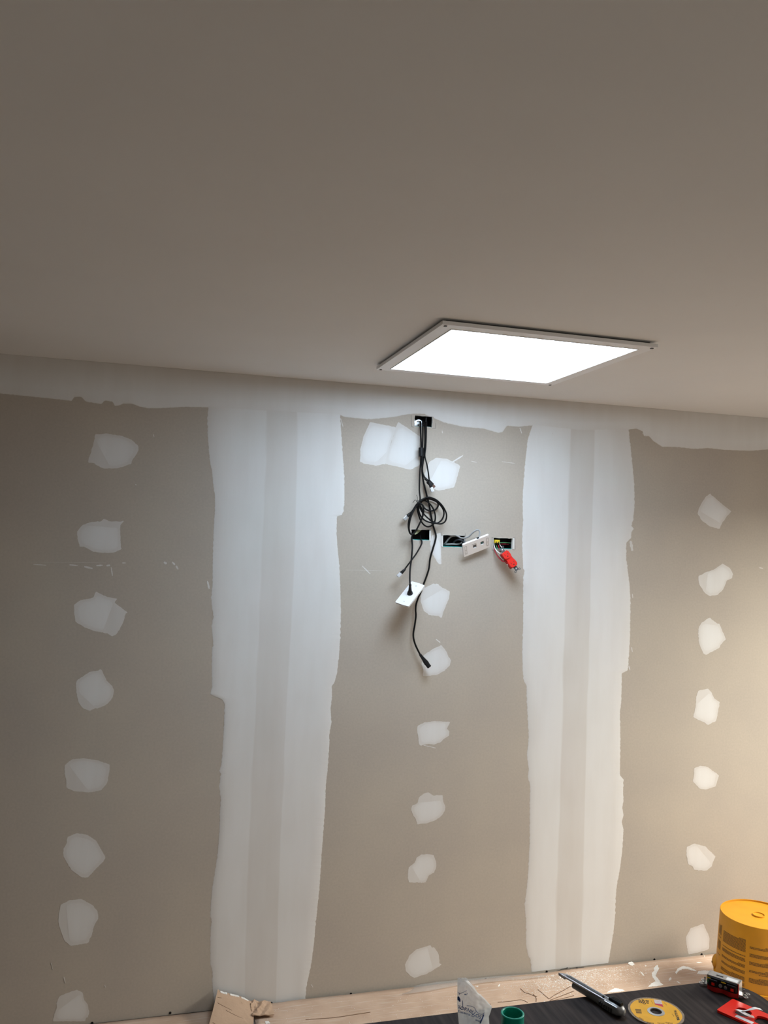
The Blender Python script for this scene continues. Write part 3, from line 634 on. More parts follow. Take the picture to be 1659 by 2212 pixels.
# 5. network cable out of the left cut-out
c5 = thing('network_cable', 'black network cable from the left cut-out, clear plug pointing down left', 'cable', group='black cables on the wall')
tube('cable_jacket', [U(560, 1100, -.05), U(560, 1150, -.02), U(580, 1230, .004), U(610, 1310, .012), U(590, 1390, .016), U(520, 1520, .022), U(440, 1650, .034), WP(889, 1210, .046), WP(880, 1222, .048), WP(874, 1230, .048)], .0028, M_BLACK, c5, n=6, seg=9)
rj45(c5, WP(871, 1233.5, .048), WP(860, 1244, .048)-WP(871, 1233.5, .048), size=1.0)
# 6. cord into the white cover plate
c6 = thing('power_cord', 'black cord from the left cut-out plugged through the white cover plate', 'cable', group='black cables on the wall')
tube('cable_jacket', [U(350, 1110, -.04), U(345, 1160, -.01), U(352, 1250, .010), U(365, 1400, .020), U(358, 1560, .030), WP(888.5, 1210, .036), WP(886, 1228, .054), WP(885.3, 1250, .085), WP(886, 1264, .100)], .0032, M_BLACK, c6, n=6, seg=10)
# white cover plate: lower edge swung out from the wall
def quad_frame(tl, tr, br, bl):
    c = (tl+tr+br+bl)/4; u = ((tr-tl)+(br-bl))/2; v = ((tl-bl)+(tr-br))/2
    return frame_from(c, u, v), u.length, v.length
tl, tr, br, bl = WP(889.5, 1255.5, .032), WP(918.5, 1264.5, .075), WP(882.5, 1310.5, .123), WP(852.3, 1300.5, .080)
Mw, pw, phh = quad_frame(tl, tr, br, bl)
plate = thing('cover_plate', 'plain white cover plate dangling with a black cord through its middle', 'cover plate')
hs = [circle2(0, 0, .0085, 20), circle2(0, phh*.36, .0018, 10), circle2(0, -phh*.36, .0018, 10)]
prism('plate', rrect(pw*.97, phh*.985, .004, bow_x=.0, bow_y=.0015), -.0035, .0005, M_WHITE, plate, Mw, holes=hs)
prism('plate_rim', rrect(pw*.97, phh*.985, .004, bow_y=.0015), -.006, -.0008, M_WHITE, plate, Mw, holes=[rrect(pw*.90, phh*.93, .003, bow_y=.0015)])
for s in (1, -1): prism('screw_dimple', circle2(0, s*phh*.36, .0034, 14), .0004, .0009, M_WHITE, plate, Mw, holes=[circle2(0, s*phh*.36, .0022, 14)])
# plug boot passing through the plate
p0 = WP(886, 1263, .099); p1 = Mw @ Vector((0, 0, .002)); 
bm = bmesh.new(); bm_tube(bm, [p0, p0.lerp(p1, .12), p0.lerp(p1, .14), p0.lerp(p1, .45), p0.lerp(p1, .7), p0.lerp(p1, .85), p1], [.0050, .0050, .0044, .0056, .0066, .0095, .0098], 14); from_bm('strain_relief', bm, M_BLACKM, c6, True)
lathe('plug_collar', [(.0001, -.004), (.0105, -.004), (.0112, .000), (.0105, .004), (.0060, .006)], M_BLACKM, c6, 20, Mw)

# 7. white network wall plate with grey cable
tl, tr, br, bl = WP(998.5, 1178, .060), WP(1056, 1155.5, .060), WP(1059, 1181.5, .026), WP(1004, 1203, .026)
Mn, nw, nh = quad_frame(tl, tr, br, bl)
np_ = thing('network_wall_plate', 'white data wall plate with two square ports hanging at a slant', 'wall plate')
port = [[(x-.0075, y-.0075), (x+.0075, y-.0075), (x+.0075, y+.0075), (x-.0075, y+.0075)] for x, y in ((-.008, .002), (.025, .004))]
prism('plate', rrect(nw, nh, .004), -.0085, .0, M_WHITE, np_, Mn, holes=port)
for i, (x, y) in enumerate(((-.008, .002), (.025, .004))):
    pt = box('port', (x-.0072, y-.0072, -.016), (x+.0072, y+.0072, -.004), M_DARKGREY, np_, Mn)
    box('port_contacts', (x-.004, y-.004, -.0042), (x+.004, y+.0005, -.0034), M_TEAL if i else M_STEELD, pt, Mn)
for x in (-nw*.41, nw*.42): 
    prism('label_window', rrect(.009, nh*.62, .001, 2), .0001, .0007, M_LIGHTGREY, np_, Mn @ Matrix.Translation((x, .0, 0)), holes=[rrect(.0072, nh*.57, .0008, 2)])
    prism('plate_screw', circle2(x, .0, .0024, 12), .0001, .001, M_STEEL, np_, Mn)
flat_text('port_lettering', 'AMP', .006, M_INK, np_, Mn @ Matrix.Translation((-nw*.41, .008, .0008))) if False else None
box('port_text_line', (-.020, .0135, .0001), (.000, .0150, .0004), M_PENCIL, np_, Mn)
g1 = thing('network_cable', 'light grey network cable arching from the middle cut-out to the white data plate', 'cable')
def V(u, v, off): return WP(940+u/8.73, 1130+v/8.73, off)
tube('cable_jacket', [V(170, 400, -.040), V(200, 370, -.030), V(250, 300, -.02), V(310, 250, -.012), V(380, 240, -.010), V(430, 250, .004), V(490, 280, .012), V(560, 282, .020), V(640, 250, .030), V(710, 180, .040), V(780, 132, .046), V(830, 140, .048), V(842, 190, .048), V(825, 250, .050), V(800, 285, .052)], .0032, M_LIGHTGREY, g1, n=6, seg=9)
box('cable_clamp', (-.005, -.004, -.003), (.005, .004, .004), M_BLACKM, g1, frame_from(V(805, 288, .054), Mn.to_3x3().col[0].copy(), Mn.to_3x3().col[1].copy()), bevel=.001)
g2 = thing('network_cable', 'dark grey cable looping inside the middle cut-out', 'cable')
tube('cable_jacket', [V(330, 400, -.045), V(370, 340, -.035), V(430, 310, -.02), V(490, 325, -.008), V(540, 350, .010), V(585, 385, .022)], .0036, M_DARKGREY, g2, n=6, seg=9)
g3 = thing('network_cable', 'grey cable end curled low in the middle cut-out', 'cable')
tube('cable_jacket', [V(170, 395, -.045), V(220, 400, -.030), V(330, 395, -.022), V(420, 400, -.022), V(490, 375, -.03), V(510, 350, -.045)], .0030, M_LIGHTGREY, g3, n=6, seg=9)
g4 = thing('masking_scrap', 'pale green tape scrap inside the left cut-out', 'tape')
prism('tape', [(U(560, 990, 0).x, U(560, 990, 0).z-.001), (U(650, 985, 0).x, U(650, 985, 0).z-.001), (U(520, 1100, 0).x, U(520, 1100, 0).z), (U(460, 1130, 0).x, U(460, 1130, 0).z), (U(450, 1070, 0).x, U(450, 1070, 0).z)], 0.015, 0.0165, mat('pale_green_tape', (.40, .45, .28), .6), g4, Matrix(((1, 0, 0, 0), (0, 0, 1, 0), (0, 1, 0, 0), (0, 0, 0, 1))))

# 8. red duplex receptacle on its wires
rec = thing('duplex_receptacle', 'bright red duplex receptacle dangling from its wires on the wall', 'receptacle')
ca, cb = WP(1085.5, 1187.5, .050), WP(1116, 1228, .072)
axis = (ca-cb); cc = (ca+cb)/2
facing = (CAM-cc).normalized() + Vector((.10, 0, .28)); facing.normalize()
vv = axis.normalized(); uu = vv.cross(facing).normalized(); nn = uu.cross(vv)
Mr = Matrix(((uu.x, vv.x, nn.x, cc.x), (uu.y, vv.y, nn.y, cc.y), (uu.z, vv.z, nn.z, cc.z), (0, 0, 0, 1)))
box('housing', (-.0165, -.034, -.026), (.0165, .034, -.008), M_REDD, rec, Mr, bevel=.003)
prism('yoke_body', [(.0150*(1-.14*math.cos(math.pi*y/.017)*0)*(1 if abs(abs(y)-.0175) < .011 else .80)*sx, y) for sx, ys in ((1, [-.034+.068*k/34 for k in range(35)]), (-1, [.034-.068*k/34 for k in range(35)])) for y in ys], -.009, -.0005, M_RED, rec, Mr)
for s in (1, -1):
    f = prism('outlet_face', [(max(-.0148, min(.0148, .0172*math.cos(a)))*1.0, s*.0195+.0150*math.sin(a)) for a in [2*math.pi*k/28 for k in range(28)]], -.001, .0042, M_RED, rec, Mr)
    y = s*.0195
    box('slot', (-.0072, y-.001, .0036), (-.0056, y+.0062, .0044), M_INK, f, Mr); box('slot', (.0056, y-.001, .0036), (.0072, y+.0052, .0044), M_INK, f, Mr)
    prism('ground_hole', circle2(0, y-.0065, .0024, 12), .0036, .0044, M_INK, f, Mr)
strap = box('strap', (-.0070, -.052, -.0075), (.0070, .052, -.0060), M_STEELD, rec, Mr)
for s in (1, -1):
    box('strap_neck', (-.0062, s*.043-.006, -.0062), (.0062, s*.043+.006, -.0045), M_STEELD, strap, Mr)
    for sx in (-1, 1): prism('strap_ear', circle2(sx*.0095, s*.052, .0044, 16), -.0075, -.0058, M_STEELD, strap, Mr, holes=[circle2(sx*.0095, s*.052, .0024, 12)])
    lathe('mounting_screw', [(.0001, -.0045), (.0028, -.0045), (.0028, -.0035), (.0001, -.003)], M_STEEL, strap, 12, Mr @ Matrix.Translation((0, s*.044, 0)))
for s in (-1, 1):
    lathe('terminal_screw', [(.0001, 0), (.003, 0), (.003, .0016), (.0001, .002)], M_YELLOW, rec, 12, Mr @ Matrix.Translation((.0165, s*.013, -.014)) @ Matrix.Rotation(math.radians(90), 4, 'Y'))
    lathe('terminal_screw', [(.0001, 0), (.003, 0), (.003, .0016), (.0001, .002)], M_STEEL, rec, 12, Mr @ Matrix.Translation((-.0165, s*.013, -.014)) @ Matrix.Rotation(math.radians(-90), 4, 'Y'))
tube('red_wire', [V(1165, 385, -.03), V(1190, 420, -.004), V(1205, 470, .014), V(1215, 530, .030), V(1240, 590, .040)], .0017, M_REDW, rec, seg=8)
tube('red_wire', [V(1110, 430, -.03), V(1112, 480, .008), V(1140, 560, .024), V(1200, 650, .034), V(1260, 712, .040), V(1310, 730, .042)], .0020, M_REDW, rec, seg=8)
tube('white_wire', [V(1112, 375, -.03), V(1112, 420, .004), V(1135, 490, .022), V(1180, 545, .034), V(1230, 575, .042)], .0019, M_WHITEW, rec, seg=8)
tube('white_wire', [V(1210, 380, -.03), V(1225, 420, -.006), V(1250, 450, .016), V(1270, 480, .036)], .0017, M_WHITEW, rec, seg=8)
tube('black_wire', [V(1120, 420, -.02), V(1125, 500, .010), V(1170, 600, .026), V(1250, 690, .036), V(1290, 725, .040)], .0019, M_BLACK, rec, seg=8)
tube('green_wire', [V(1120, 380, -.035), V(1200, 372, -.010), V(1290, 365, -.006), V(1380, 372, -.008), V(1445, 378, -.03)], .0017, M_GREENW, rec, seg=8)
tube('green_wire', [V(1130, 372, -.03), V(1150, 420, -.004), V(1185, 500, .02), V(1250, 545, .04)], .0017, M_GREENW, rec, seg=8)
tube('red_wire', [V(1230, 400, -.035), V(1300, 395, -.025), V(1390, 400, -.03)], .0016, M_REDW, rec, seg=8)
wc = thing('wire_connector', 'small yellow push-in wire connector in the rightmost cut-out', 'wire connector')
p = V(1160, 345, -.004); box('connector_body', (p.x-.010, p.y-.008, p.z-.006), (p.x+.010, p.y+.012, p.z+.006), M_YELLOW, wc, bevel=.001)
for k in (-1, 1): box('wire_port', (p.x+k*.0045-.002, p.y-.0084, p.z-.005), (p.x+k*.0045+.002, p.y-.0078, p.z-.001), M_INK, wc)

# ------------------------------------------------------------------ floor coverings
def sheet(name, fx, fy, nx, ny, zf, material, parent, thick=.004):
    verts = []; 
    for j in range(ny+1):
        for i in range(nx+1):
            x, y = fx(i/nx, j/ny), fy(i/nx, j/ny); verts.append((x, y, zf(x, y)))
    top = len(verts); verts += [(x, y, z-thick) for x, y, z in verts]
    W = nx+1; faces = []
    for j in range(ny):
        for i in range(nx):
            a = j*W+i; faces.append((a, a+1, a+W+1, a+W)); faces.append((top+a, top+a+W, top+a+W+1, top+a+1))
    rim = [i for i in range(W)]+[j*W+nx for j in range(1, ny+1)]+[ny*W+i for i in range(nx-1, -1, -1)]+[j*W for j in range(ny-1, 0, -1)]
    for a, b in zip(rim, rim[1:]+rim[:1]): faces.append((a, top+a, top+b, b))
    me = bpy.data.meshes.new(name); me.from_pydata(verts, [], faces); me.materials.append(material); me.materials.append(M_CARDE)
    for k, p in enumerate(me.polygons):
        if k >= 2*nx*ny: p.material_index = 1
        else: p.use_smooth = True
    bmx = bmesh.new(); bmx.from_mesh(me); bmesh.ops.recalc_face_normals(bmx, faces=bmx.faces[:]); bmx.to_mesh(me); bmx.free()
    return link(name, me, None, parent)
def card_material(name, dust):
    m = bpy.data.materials.new(name); m.use_nodes = True; nt = m.node_tree; b = nt.nodes['Principled BSDF']; b.inputs['Roughness'].default_value = .9; b.inputs['Specular IOR Level'].default_value = .2
    tc = nt.nodes.new('ShaderNodeTexCoord')
    n1 = nt.nodes.new('ShaderNodeTexNoise'); n1.inputs['Scale'].default_value = 9; n1.inputs['Detail'].default_value = 6
    mp = nt.nodes.new('ShaderNodeMapping'); mp.inputs['Scale'].default_value = (1.5, 26, 1); mp.inputs['Rotation'].default_value = (0, 0, math.radians(4))
    n2 = nt.nodes.new('ShaderNodeTexNoise'); n2.inputs['Scale'].default_value = 5; n2.inputs['Detail'].default_value = 6
    nt.links.new(tc.outputs['Object'], n1.inputs['Vector']); nt.links.new(tc.outputs['Object'], mp.inputs[0]); nt.links.new(mp.outputs[0], n2.inputs['Vector'])
    r1 = nt.nodes.new('ShaderNodeValToRGB'); r1.color_ramp.elements[0].color = (.47, .335, .245, 1); r1.color_ramp.elements[1].color = (.57, .42, .32, 1); r1.color_ramp.elements[0].position = .35; r1.color_ramp.elements[1].position = .65
    nt.links.new(n1.outputs['Fac'], r1.inputs[0])
    r2 = nt.nodes.new('ShaderNodeValToRGB'); r2.color_ramp.elements[0].position = .56-dust; r2.color_ramp.elements[1].position = .80-dust
    r2.color_ramp.elements[0].color = (0, 0, 0, 1); r2.color_ramp.elements[1].color = (.55, .55, .55, 1)
    nt.links.new(n2.outputs['Fac'], r2.inputs[0])
    mx = nt.nodes.new('ShaderNodeMix'); mx.data_type = 'RGBA'; nt.links.new(r2.outputs[0], mx.inputs[0]); nt.links.new(r1.outputs[0], mx.inputs[6]); mx.inputs[7].default_value = (.72, .66, .60, 1)
    nt.links.new(mx.outputs[2], b.inputs['Base Color'])
    wv = nt.nodes.new('ShaderNodeTexWave'); wv.bands_direction = 'Y'; wv.inputs['Scale'].default_value = 42; wv.inputs['Distortion'].default_value = 1.2; wv.inputs['Detail'].default_value = 2
    nt.links.new(tc.outputs['Object'], wv.inputs['Vector'])
    bp = nt.nodes.new('ShaderNodeBump'); bp.inputs['Strength'].default_value = .35; bp.inputs['Distance'].default_value = .001
    nt.links.new(wv.outputs['Fac'], bp.inputs['Height']); nt.links.new(bp.outputs[0], b.inputs['Normal'])
    return m
M_CARD2 = card_material('dusty_cardboard', .02)
def zcard(x, y):
    return .006 + .004*mnoise.noise(Vector((x*3, y*6, 1))) + .0022*mnoise.noise(Vector((x*9, y*14, 3))) + .010*math.exp(-((y+.012)/.03)**2)*max(0, .6+mnoise.noise(Vector((x*2.2, 7, 0))))
cs = thing('cardboard_sheet', 'large flattened cardboard sheet with plaster splashes along the wall', 'cardboard')
sheet('sheet', lambda u, v: -.64+2.55*u, lambda u, v: -.012-1.35*v, 130, 70, zcard, M_CARD2, cs)
# crumpled flap leaning up against the wall at the left end of the sheet
fl = thing('cardboard_flap', 'torn cardboard flap folded up against the wall below the left joint', 'cardboard')
Mtop = [WP(470, 2139, .014), WP(480, 2144, .016), WP(495, 2148, .018), WP(512, 2152, .018), WP(530, 2159, .020), WP(547, 2168.5, .022)]
Mbot = [ZP(444, 2236, .006), ZP(466, 2236, .006), ZP(486, 2234, .006), ZP(506, 2232, .006), ZP(526, 2230, .006), ZP(547, 2228, .006)]
nx, ny = 40, 16
tp = catmull(Mtop, 8); bt = catmull(Mbot, 8); verts = []
for j in range(ny+1):
    for i in range(nx+1):
        p = tp[i].lerp(bt[i], j/ny); bulge = .010*math.sin(math.pi*j/ny)*(1-.3*i/nx)
        cr = .004*mnoise.noise(Vector((i*.25, j*.5, 9)))*(1 if i < nx*.8 else 1.6)
        if 0 < j: p = p + Vector((0, -bulge+cr, cr*.4))
        else: p = p + Vector((0, 0, .0025*mnoise.noise(Vector((i*.9, 2, 4)))))
        verts.append(p)
nv = len(verts); off = Vector((0.001, .0035, .0015)); verts += [v+off for v in verts]; W = nx+1; faces = []
for j in range(ny):
    for i in range(nx):
        a = j*W+i; faces.append((a, a+1, a+W+1, a+W)); faces.append((nv+a, nv+a+W, nv+a+W+1, nv+a+1))
rim = list(range(W))+[j*W+nx for j in range(1, ny+1)]+[ny*W+i for i in range(nx-1, -1, -1)]+[j*W for j in range(ny-1, 0, -1)]
for a, b in zip(rim, rim[1:]+rim[:1]): faces.append((a, nv+a, nv+b, b))
me = bpy.data.meshes.new('flap'); me.from_pydata([tuple(v) for v in verts], [], faces); me.materials.append(M_CARD); me.materials.append(M_CARDE)
for k, p in enumerate(me.polygons):
    if k >= 2*nx*ny: p.material_index = 1
link('flap', me, None, fl)
# torn white liner on the flap's top edge
for q0, q1 in ((5, 15), (17, 27), (28, 36)):
    cc_ = [p+Vector((0, -.001, .0012)) for p in tp[q0:q1]]
    bm = bmesh.new(); up_ = [bm.verts.new(p+Vector((0, .001, .0022+.0030*abs(mnoise.noise(Vector((i*.8, q0, 1))))))) for i, p in enumerate(cc_)]; dn_ = [bm.verts.new(p+Vector((0, -.0025, -.0015-.0022*abs(mnoise.noise(Vector((i*.9, q0, 5))))))) for i, p in enumerate(cc_)]
    bk_ = [bm.verts.new(p+Vector((0, .003, -.001))) for p in cc_]
    for i in range(len(cc_)-1):
        bm.faces.new((dn_[i], dn_[i+1], up_[i+1], up_[i])); bm.faces.new((up_[i], up_[i+1], bk_[i+1], bk_[i])); bm.faces.new((bk_[i], bk_[i+1], dn_[i+1], dn_[i]))
    from_bm('torn_liner', bm, M_PLASTER, fl)
def on_flap(i, j): return Vector(verts[j*W+i])+Vector((0, -.0006, .0003))
for pth in ([(4, 4), (12, 5), (20, 6)], [(14, 6), (24, 8), (33, 9)], [(2, 2), (8, 2)], [(28, 2), (33, 4), (36, 7), (37, 12)], [(31, 1), (36, 3), (39, 6)], [(3, 11), (10, 13), (14, 15)]):
    tube('crease', [on_flap(*q)+Vector((0, .0006, 0)) for q in pth], .0007, mat('crease_brown', (.17, .10, .06), .95), fl, seg=5)
# crushed folds between flap and sheet
def crush(i, j, NX, NY):
    u, v = i/NX, j/NY
    p = Vector((-.648+.075*u, -.010-.085*v, .0165))
    ridge = (1-abs(2*((u*2.2+v*1.3+.25*mnoise.noise(Vector((u*3, v*4, 2)))) % 1)-1))
    env = (1-u)**.8*(1-.55*v)
    p.z += env*(.006+.013*ridge) + .004*env*mnoise.noise(Vector((u*9, v*9, 5)))
    p.x += .004*mnoise.noise(Vector((u*5, v*6, 8)))
    return p
NX, NY = 28, 20; cv = [crush(i, j, NX, NY) for j in range(NY+1) for i in range(NX+1)]; nv = len(cv); cv += [p-Vector((0, 0, .003)) for p in cv]; W2 = NX+1; faces = []
for j in range(NY):
    for i in range(NX):
        a = j*W2+i; faces.append((a, a+1, a+W2+1, a+W2)); faces.append((nv+a, nv+a+W2, nv+a+W2+1, nv+a+1))
rim = list(range(W2))+[j*W2+NX for j in range(1, NY+1)]+[NY*W2+i for i in range(NX-1, -1, -1)]+[j*W2 for j in range(NY-1, 0, -1)]
for a, b in zip(rim, rim[1:]+rim[:1]): faces.append((a, nv+a, nv+b, b))
me = bpy.data.meshes.new('crushed_fold'); me.from_pydata([tuple(v) for v in cv], [], faces); link('crushed_fold', me, M_CARD, fl)
# second cardboard on the left
cs2 = thing('cardboard_sheet', 'dusty cardboard sheet on the floor left of the torn flap', 'cardboard')
sheet('sheet', lambda u, v: -1.9+1.15*u, lambda u, v: -.005-.9*v, 50, 40, lambda x, y: .0055+.003*mnoise.noise(Vector((x*4, y*5, 6))), M_CARD2, cs2)
# creases in the big sheet
def on_card(px, py, h=.0012):
    p = ZP(px, py, .006); return Vector((p.x, p.y, zcard(p.x, p.y)+h))
for pts in ([(1124,2136),(1134,2145),(1142,2147),(1152,2151),(1160,2153)],[(1152,2148),(1158,2156),(1158,2164)],[(1162,2138),(1172,2146),(1180,2153),(1186,2158)],[(1186,2158),(1200,2148),(1218,2138),(1232,2130)],[(1188,2161),(1210,2152),(1240,2140)],[(660,2203),(720,2199),(780,2190),(800,2187)],[(1075,2166),(1100,2164),(1125,2160),(1140,2166)],[(1187,2163),(1215,2157),(1240,2150)],[(990,2179),(1010,2177),(1060,2170)]):
    bm = bmesh.new(); bm_tube(bm, catmull([on_card(*q, h=.0003) for q in pts], 4), .0013, 6); from_bm('crease', bm, mat('crease_brown', (.17, .10, .06), .95), cs)
# plaster splashes on the cardboard
SPL = [[(1358,2082),(1366,2080.5),(1371,2086),(1364,2088),(1356,2085)], [(1382,2098),(1387,2101),(1393,2110),(1388,2107)],
 [(1412,2091),(1420,2085),(1424,2092),(1420,2099),(1416,2108),(1424,2118),(1426,2123),(1433,2128),(1420,2131),(1400,2133),(1406,2126),(1416,2121),(1410,2112),(1408,2102),(1413,2097)],
 [(1458,2101),(1464,2092),(1474,2087),(1486,2088),(1500,2094),(1506,2098),(1498,2097),(1484,2093),(1474,2093),(1466,2097),(1461,2104)],
 [(1445,2114),(1449,2111),(1451,2115),(1445,2120)], [(1461,2119),(1466,2121),(1471,2124),(1466,2124)],
 [(1310,2145),(1328,2135),(1345,2138),(1350,2141),(1330,2144)], [(1503,2078),(1512,2077.5),(1517,2079),(1508,2080)], [(1506,2103),(1508,2098),(1522,2096),(1540,2097),(1538,2104),(1520,2104.5)],
 [(1075,2131),(1079,2126),(1081,2129),(1077,2132)], [(1393,2086),(1397,2087),(1394,2089)], [(572,2206),(580,2205),(584,2210),(575,2212)], [(1026,2131),(1033,2131),(1032,2133)], [(1520,2067),(1523,2067),(1522,2069)]]
for i, poly in enumerate(SPL):
    pts = smooth_closed(resample(poly, .9), .2); pts = [(x+1.3*mnoise.noise(Vector((x*.6, y*.6, i))), y+1.0*mnoise.noise(Vector((x*.6+9, y*.6, i)))) for x, y in pts]
    bm = bmesh.new(); n = len(pts)
    lo_ = [bm.verts.new(on_card(x, y, .0000)) for x, y in pts]; cxx = sum(x for x, _ in pts)/n; cyy = sum(y for _, y in pts)/n
    hi_ = [bm.verts.new(on_card(x, y, .0009)) for x, y in pts]
    for k in range(n): bm.faces.new((lo_[k], lo_[(k+1) % n], hi_[(k+1) % n], hi_[k]))
    es = [bm.edges.get((hi_[k], hi_[(k+1) % n])) for k in range(n)]
    bmesh.ops.triangle_fill(bm, use_beauty=True, use_dissolve=False, edges=es)
    from_bm('plaster_splash', bm, M_PLASTER, cs)
# fine plaster specks
bm = bmesh.new(); rs = random.Random(3)
def speck(px, py, r):
    c = on_card(px, py, .0008); a0 = rs.random()*6.28; el = rs.uniform(.4, 1.0)
    v_ = []
    for k in range(5):
        a = a0+2*math.pi*k/5; v_.append(bm.verts.new(c+Vector((r*math.cos(a), r*el*math.sin(a), -.0008))))
    t = bm.verts.new(c+Vector((0, 0, r*.35)))
    for k in range(5): bm.faces.new((v_[k], v_[(k+1) % 5], t))
for k in range(4200):
    x = rs.gauss(1245, 66)
    if not 1085 < x < 1425: continue
    f0 = 2106-(x-1180)*.118
    y = f0+3+abs(rs.gauss(0, 20)); speck(x, y, rs.uniform(.0004, .0012) if rs.random() < .85 else rs.uniform(.0012, .0030))
for k in range(240):
    x = rs.uniform(560, 1530); f0 = 2106-(x-1180)*.118; speck(x, f0+4+rs.uniform(0, 60), rs.uniform(.0006, .0016))
o = from_bm('plaster_specks', bm, M_PLASTER, cs); o['kind'] = 'stuff'
# clear film at the foot of the wall
fm = thing('plastic_film', 'strip of clear plastic film along the foot of the wall', 'plastic film')
xs = [(868,2141,2146),(900,2129,2142),(940,2122,2136),(980,2118,2128),(1020,2114,2124),(1060,2110,2119),(1100,2107,2115),(1140,2104.5,2112),(1180,2101.5,2107)]
verts = []; n = len(xs)
topc = catmull([WP(x, t, .004) for x, t, b in xs], 5); botc = catmull([ZP(x, b+2, .014) for x, t, b in xs], 5)
m = len(topc)
for j in range(6):
    for i in range(m):
        p = topc[i].lerp(botc[i], j/5); p.y = min(p.y, -.004) - .004*math.sin(math.pi*j/5) + .003*mnoise.noise(Vector((i*.5, j*.8, 0))); verts.append(tuple(p))
nv = len(verts); verts += [(x, y+.0006, z) for x, y, z in verts]
faces = [(j*m+i, j*m+i+1, (j+1)*m+i+1, (j+1)*m+i) for j in range(5) for i in range(m-1)]
faces += [tuple(nv+q for q in f[::-1]) for f in faces]
me = bpy.data.meshes.new('film'); me.from_pydata(verts, [], faces); link('film', me, M_FILM, fm, True)

# ------------------------------------------------------------------ yellow bucket upside down by the wall
bk = thing('bucket', 'yellow plastic bucket standing upside down by the wall', 'bucket')
BC = Vector((1.245, -0.295, .010)); BH = 0.283; RB, RT = .152, .138
Mb = Matrix.Translation(BC)
lathe('bucket_body', [(RB-.004, 0), (RB+.002, 0), (RB+.002, .012), (RB+.0085, .013), (RB+.0085, .017), (RB+.001, .018), (RB+.0003, .045), (RB+.006, .046), (RB+.006, .050), (RB-.0005, .051), (RT, BH-.002), (RT-.001, BH), (RT-.004, BH), (RT-.0045, BH-.006), (RT-.012, BH-.0065), (.0001, BH-.0065)], M_BUCKET, bk, 72, Mb)
lathe('gate_mark_ring', [(.016, BH-.0068), (.0225, BH-.0068), (.0222, BH-.0015), (.0205, BH-.0012), (.0200, BH-.0045), (.016, BH-.005), (.0005, BH-.0052)], M_BUCKET, bk, 40, Mb)
# handle ears
vd = (BC-CAM); vd.z = 0; vd.normalize(); lft = Vector((-vd.y, vd.x, 0))
for s in (1, -1):
    pe = BC + lft*s*(RB-.004) + Vector((0, 0, .072)) + (-vd)*.02*s*0
    bmx = bmesh.new(); bmesh.ops.create_uvsphere(bmx, u_segments=20, v_segments=12, radius=1.0, matrix=Matrix.Translation(pe) @ frame_from(Vector((0, 0, 0)), lft, vd) @ Matrix.Diagonal((.016, .028, .026, 1)))
    from_bm('handle_ear', bmx, M_BUCKET, bk, True)
    pq = pe + lft*s*.012 - vd*.012
    bmx = bmesh.new(); bmesh.ops.create_uvsphere(bmx, u_segments=12, v_segments=8, radius=.005, matrix=Matrix.Translation(pq)); from_bm('handle_pin', bmx, M_PRINT, bk, True)
# printed text columns, upside down (paragraphs of small lines)
a0 = math.atan2(-vd.y, -vd.x)          # direction towards the camera
def bpt(ang, z, e=.0006):
    r = RB-.0005+(RT-RB+.0005)*(z-.051)/(BH-.053) + e
    return BC+Vector((r*math.cos(ang), r*math.sin(ang), z))
bm = bmesh.new(); rt_ = random.Random(11)
def text_line(a_l, a_r, z, h):
    a = a_l
    while a < a_r-.005:
        w = rt_.uniform(.012, .055); b = min(a+w, a_r); q = [bm.verts.new(bpt(t, zz)) for t, zz in ((a, z-h/2), (b, z-h/2), (b, z+h/2), (a, z+h/2))]; bm.faces.new(q); a = b+.006
def para(a_l, a_r, ztop, n, pitch=.0042, h=.0026, last=.6):
    for k in range(n): text_line(a_l if k else a_l+(a_r-a_l)*(1-last), a_r, ztop-k*pitch, h)
LA = lambda t: a0+t                     # negative = left as seen from the camera
for (l, r, blocks) in ((-1.32, -1.12, ((.235, 9), (.190, 1), (.175, 8), (.125, 1))), (-1.02, -.30, ((.230, 11), (.172, 1), (.162, 3), (.140, 3), (.118, 3), (.096, 4), (.074, 3))), (-.20, .55, ((.215, 3), (.190, 4), (.162, 4), (.132, 3), (.118, 1), (.104, 5))), (.68, 1.3, ((.215, 10), (.160, 6), (.120, 6)))):
    for (zt, n) in blocks: para(LA(l), LA(r), zt, n, last=rt_.choice((1, .5, .7, .25)))
from_bm('printed_text', bm, M_PRINT, bk)['kind'] = 'stuff'

# ------------------------------------------------------------------ table
tb = thing('table', 'dark wood-grain table with rounded corners in the lower right foreground', 'table')
X1, Y1, X0, Y0 = .197, -1.500, -1.35, -2.25; R = .085
def corner(cx, cy, a0): return [(cx+R*math.cos(math.radians(a0+90*k/10)), cy+R*math.sin(math.radians(a0+90*k/10))) for k in range(11)]
outl = corner(X1-R, Y1-R, 0)+corner(X0+R, Y1-R, 90)+corner(X0+R, Y0+R, 180)+corner(X1-R, Y0+R, 270)
prism('tabletop', outl, TABLE_Z-.028, TABLE_Z, M_LAM, tb)
for x in (X0+.10, X1-.10):
    for y in (Y0+.10, Y1-.10): box('leg', (x-.02, y-.02, 0.0), (x+.02, y+.02, TABLE_Z-.028), M_BLACKM, tb, bevel=.003)
bm = bmesh.new(); 
for (a, b) in (((X0+.08, Y0+.09), (X1-.08, Y0+.11)), ((X0+.08, Y1-.11), (X1-.08, Y1-.09)), ((X0+.09, Y0+.1), (X0+.11, Y1-.1)), ((X1-.11, Y0+.1), (X1-.09, Y1-.1))): bm_box(bm, (a[0], a[1], TABLE_Z-.07), (b[0], b[1], TABLE_Z-.0285))
from_bm('apron', bm, M_BLACKM, tb)

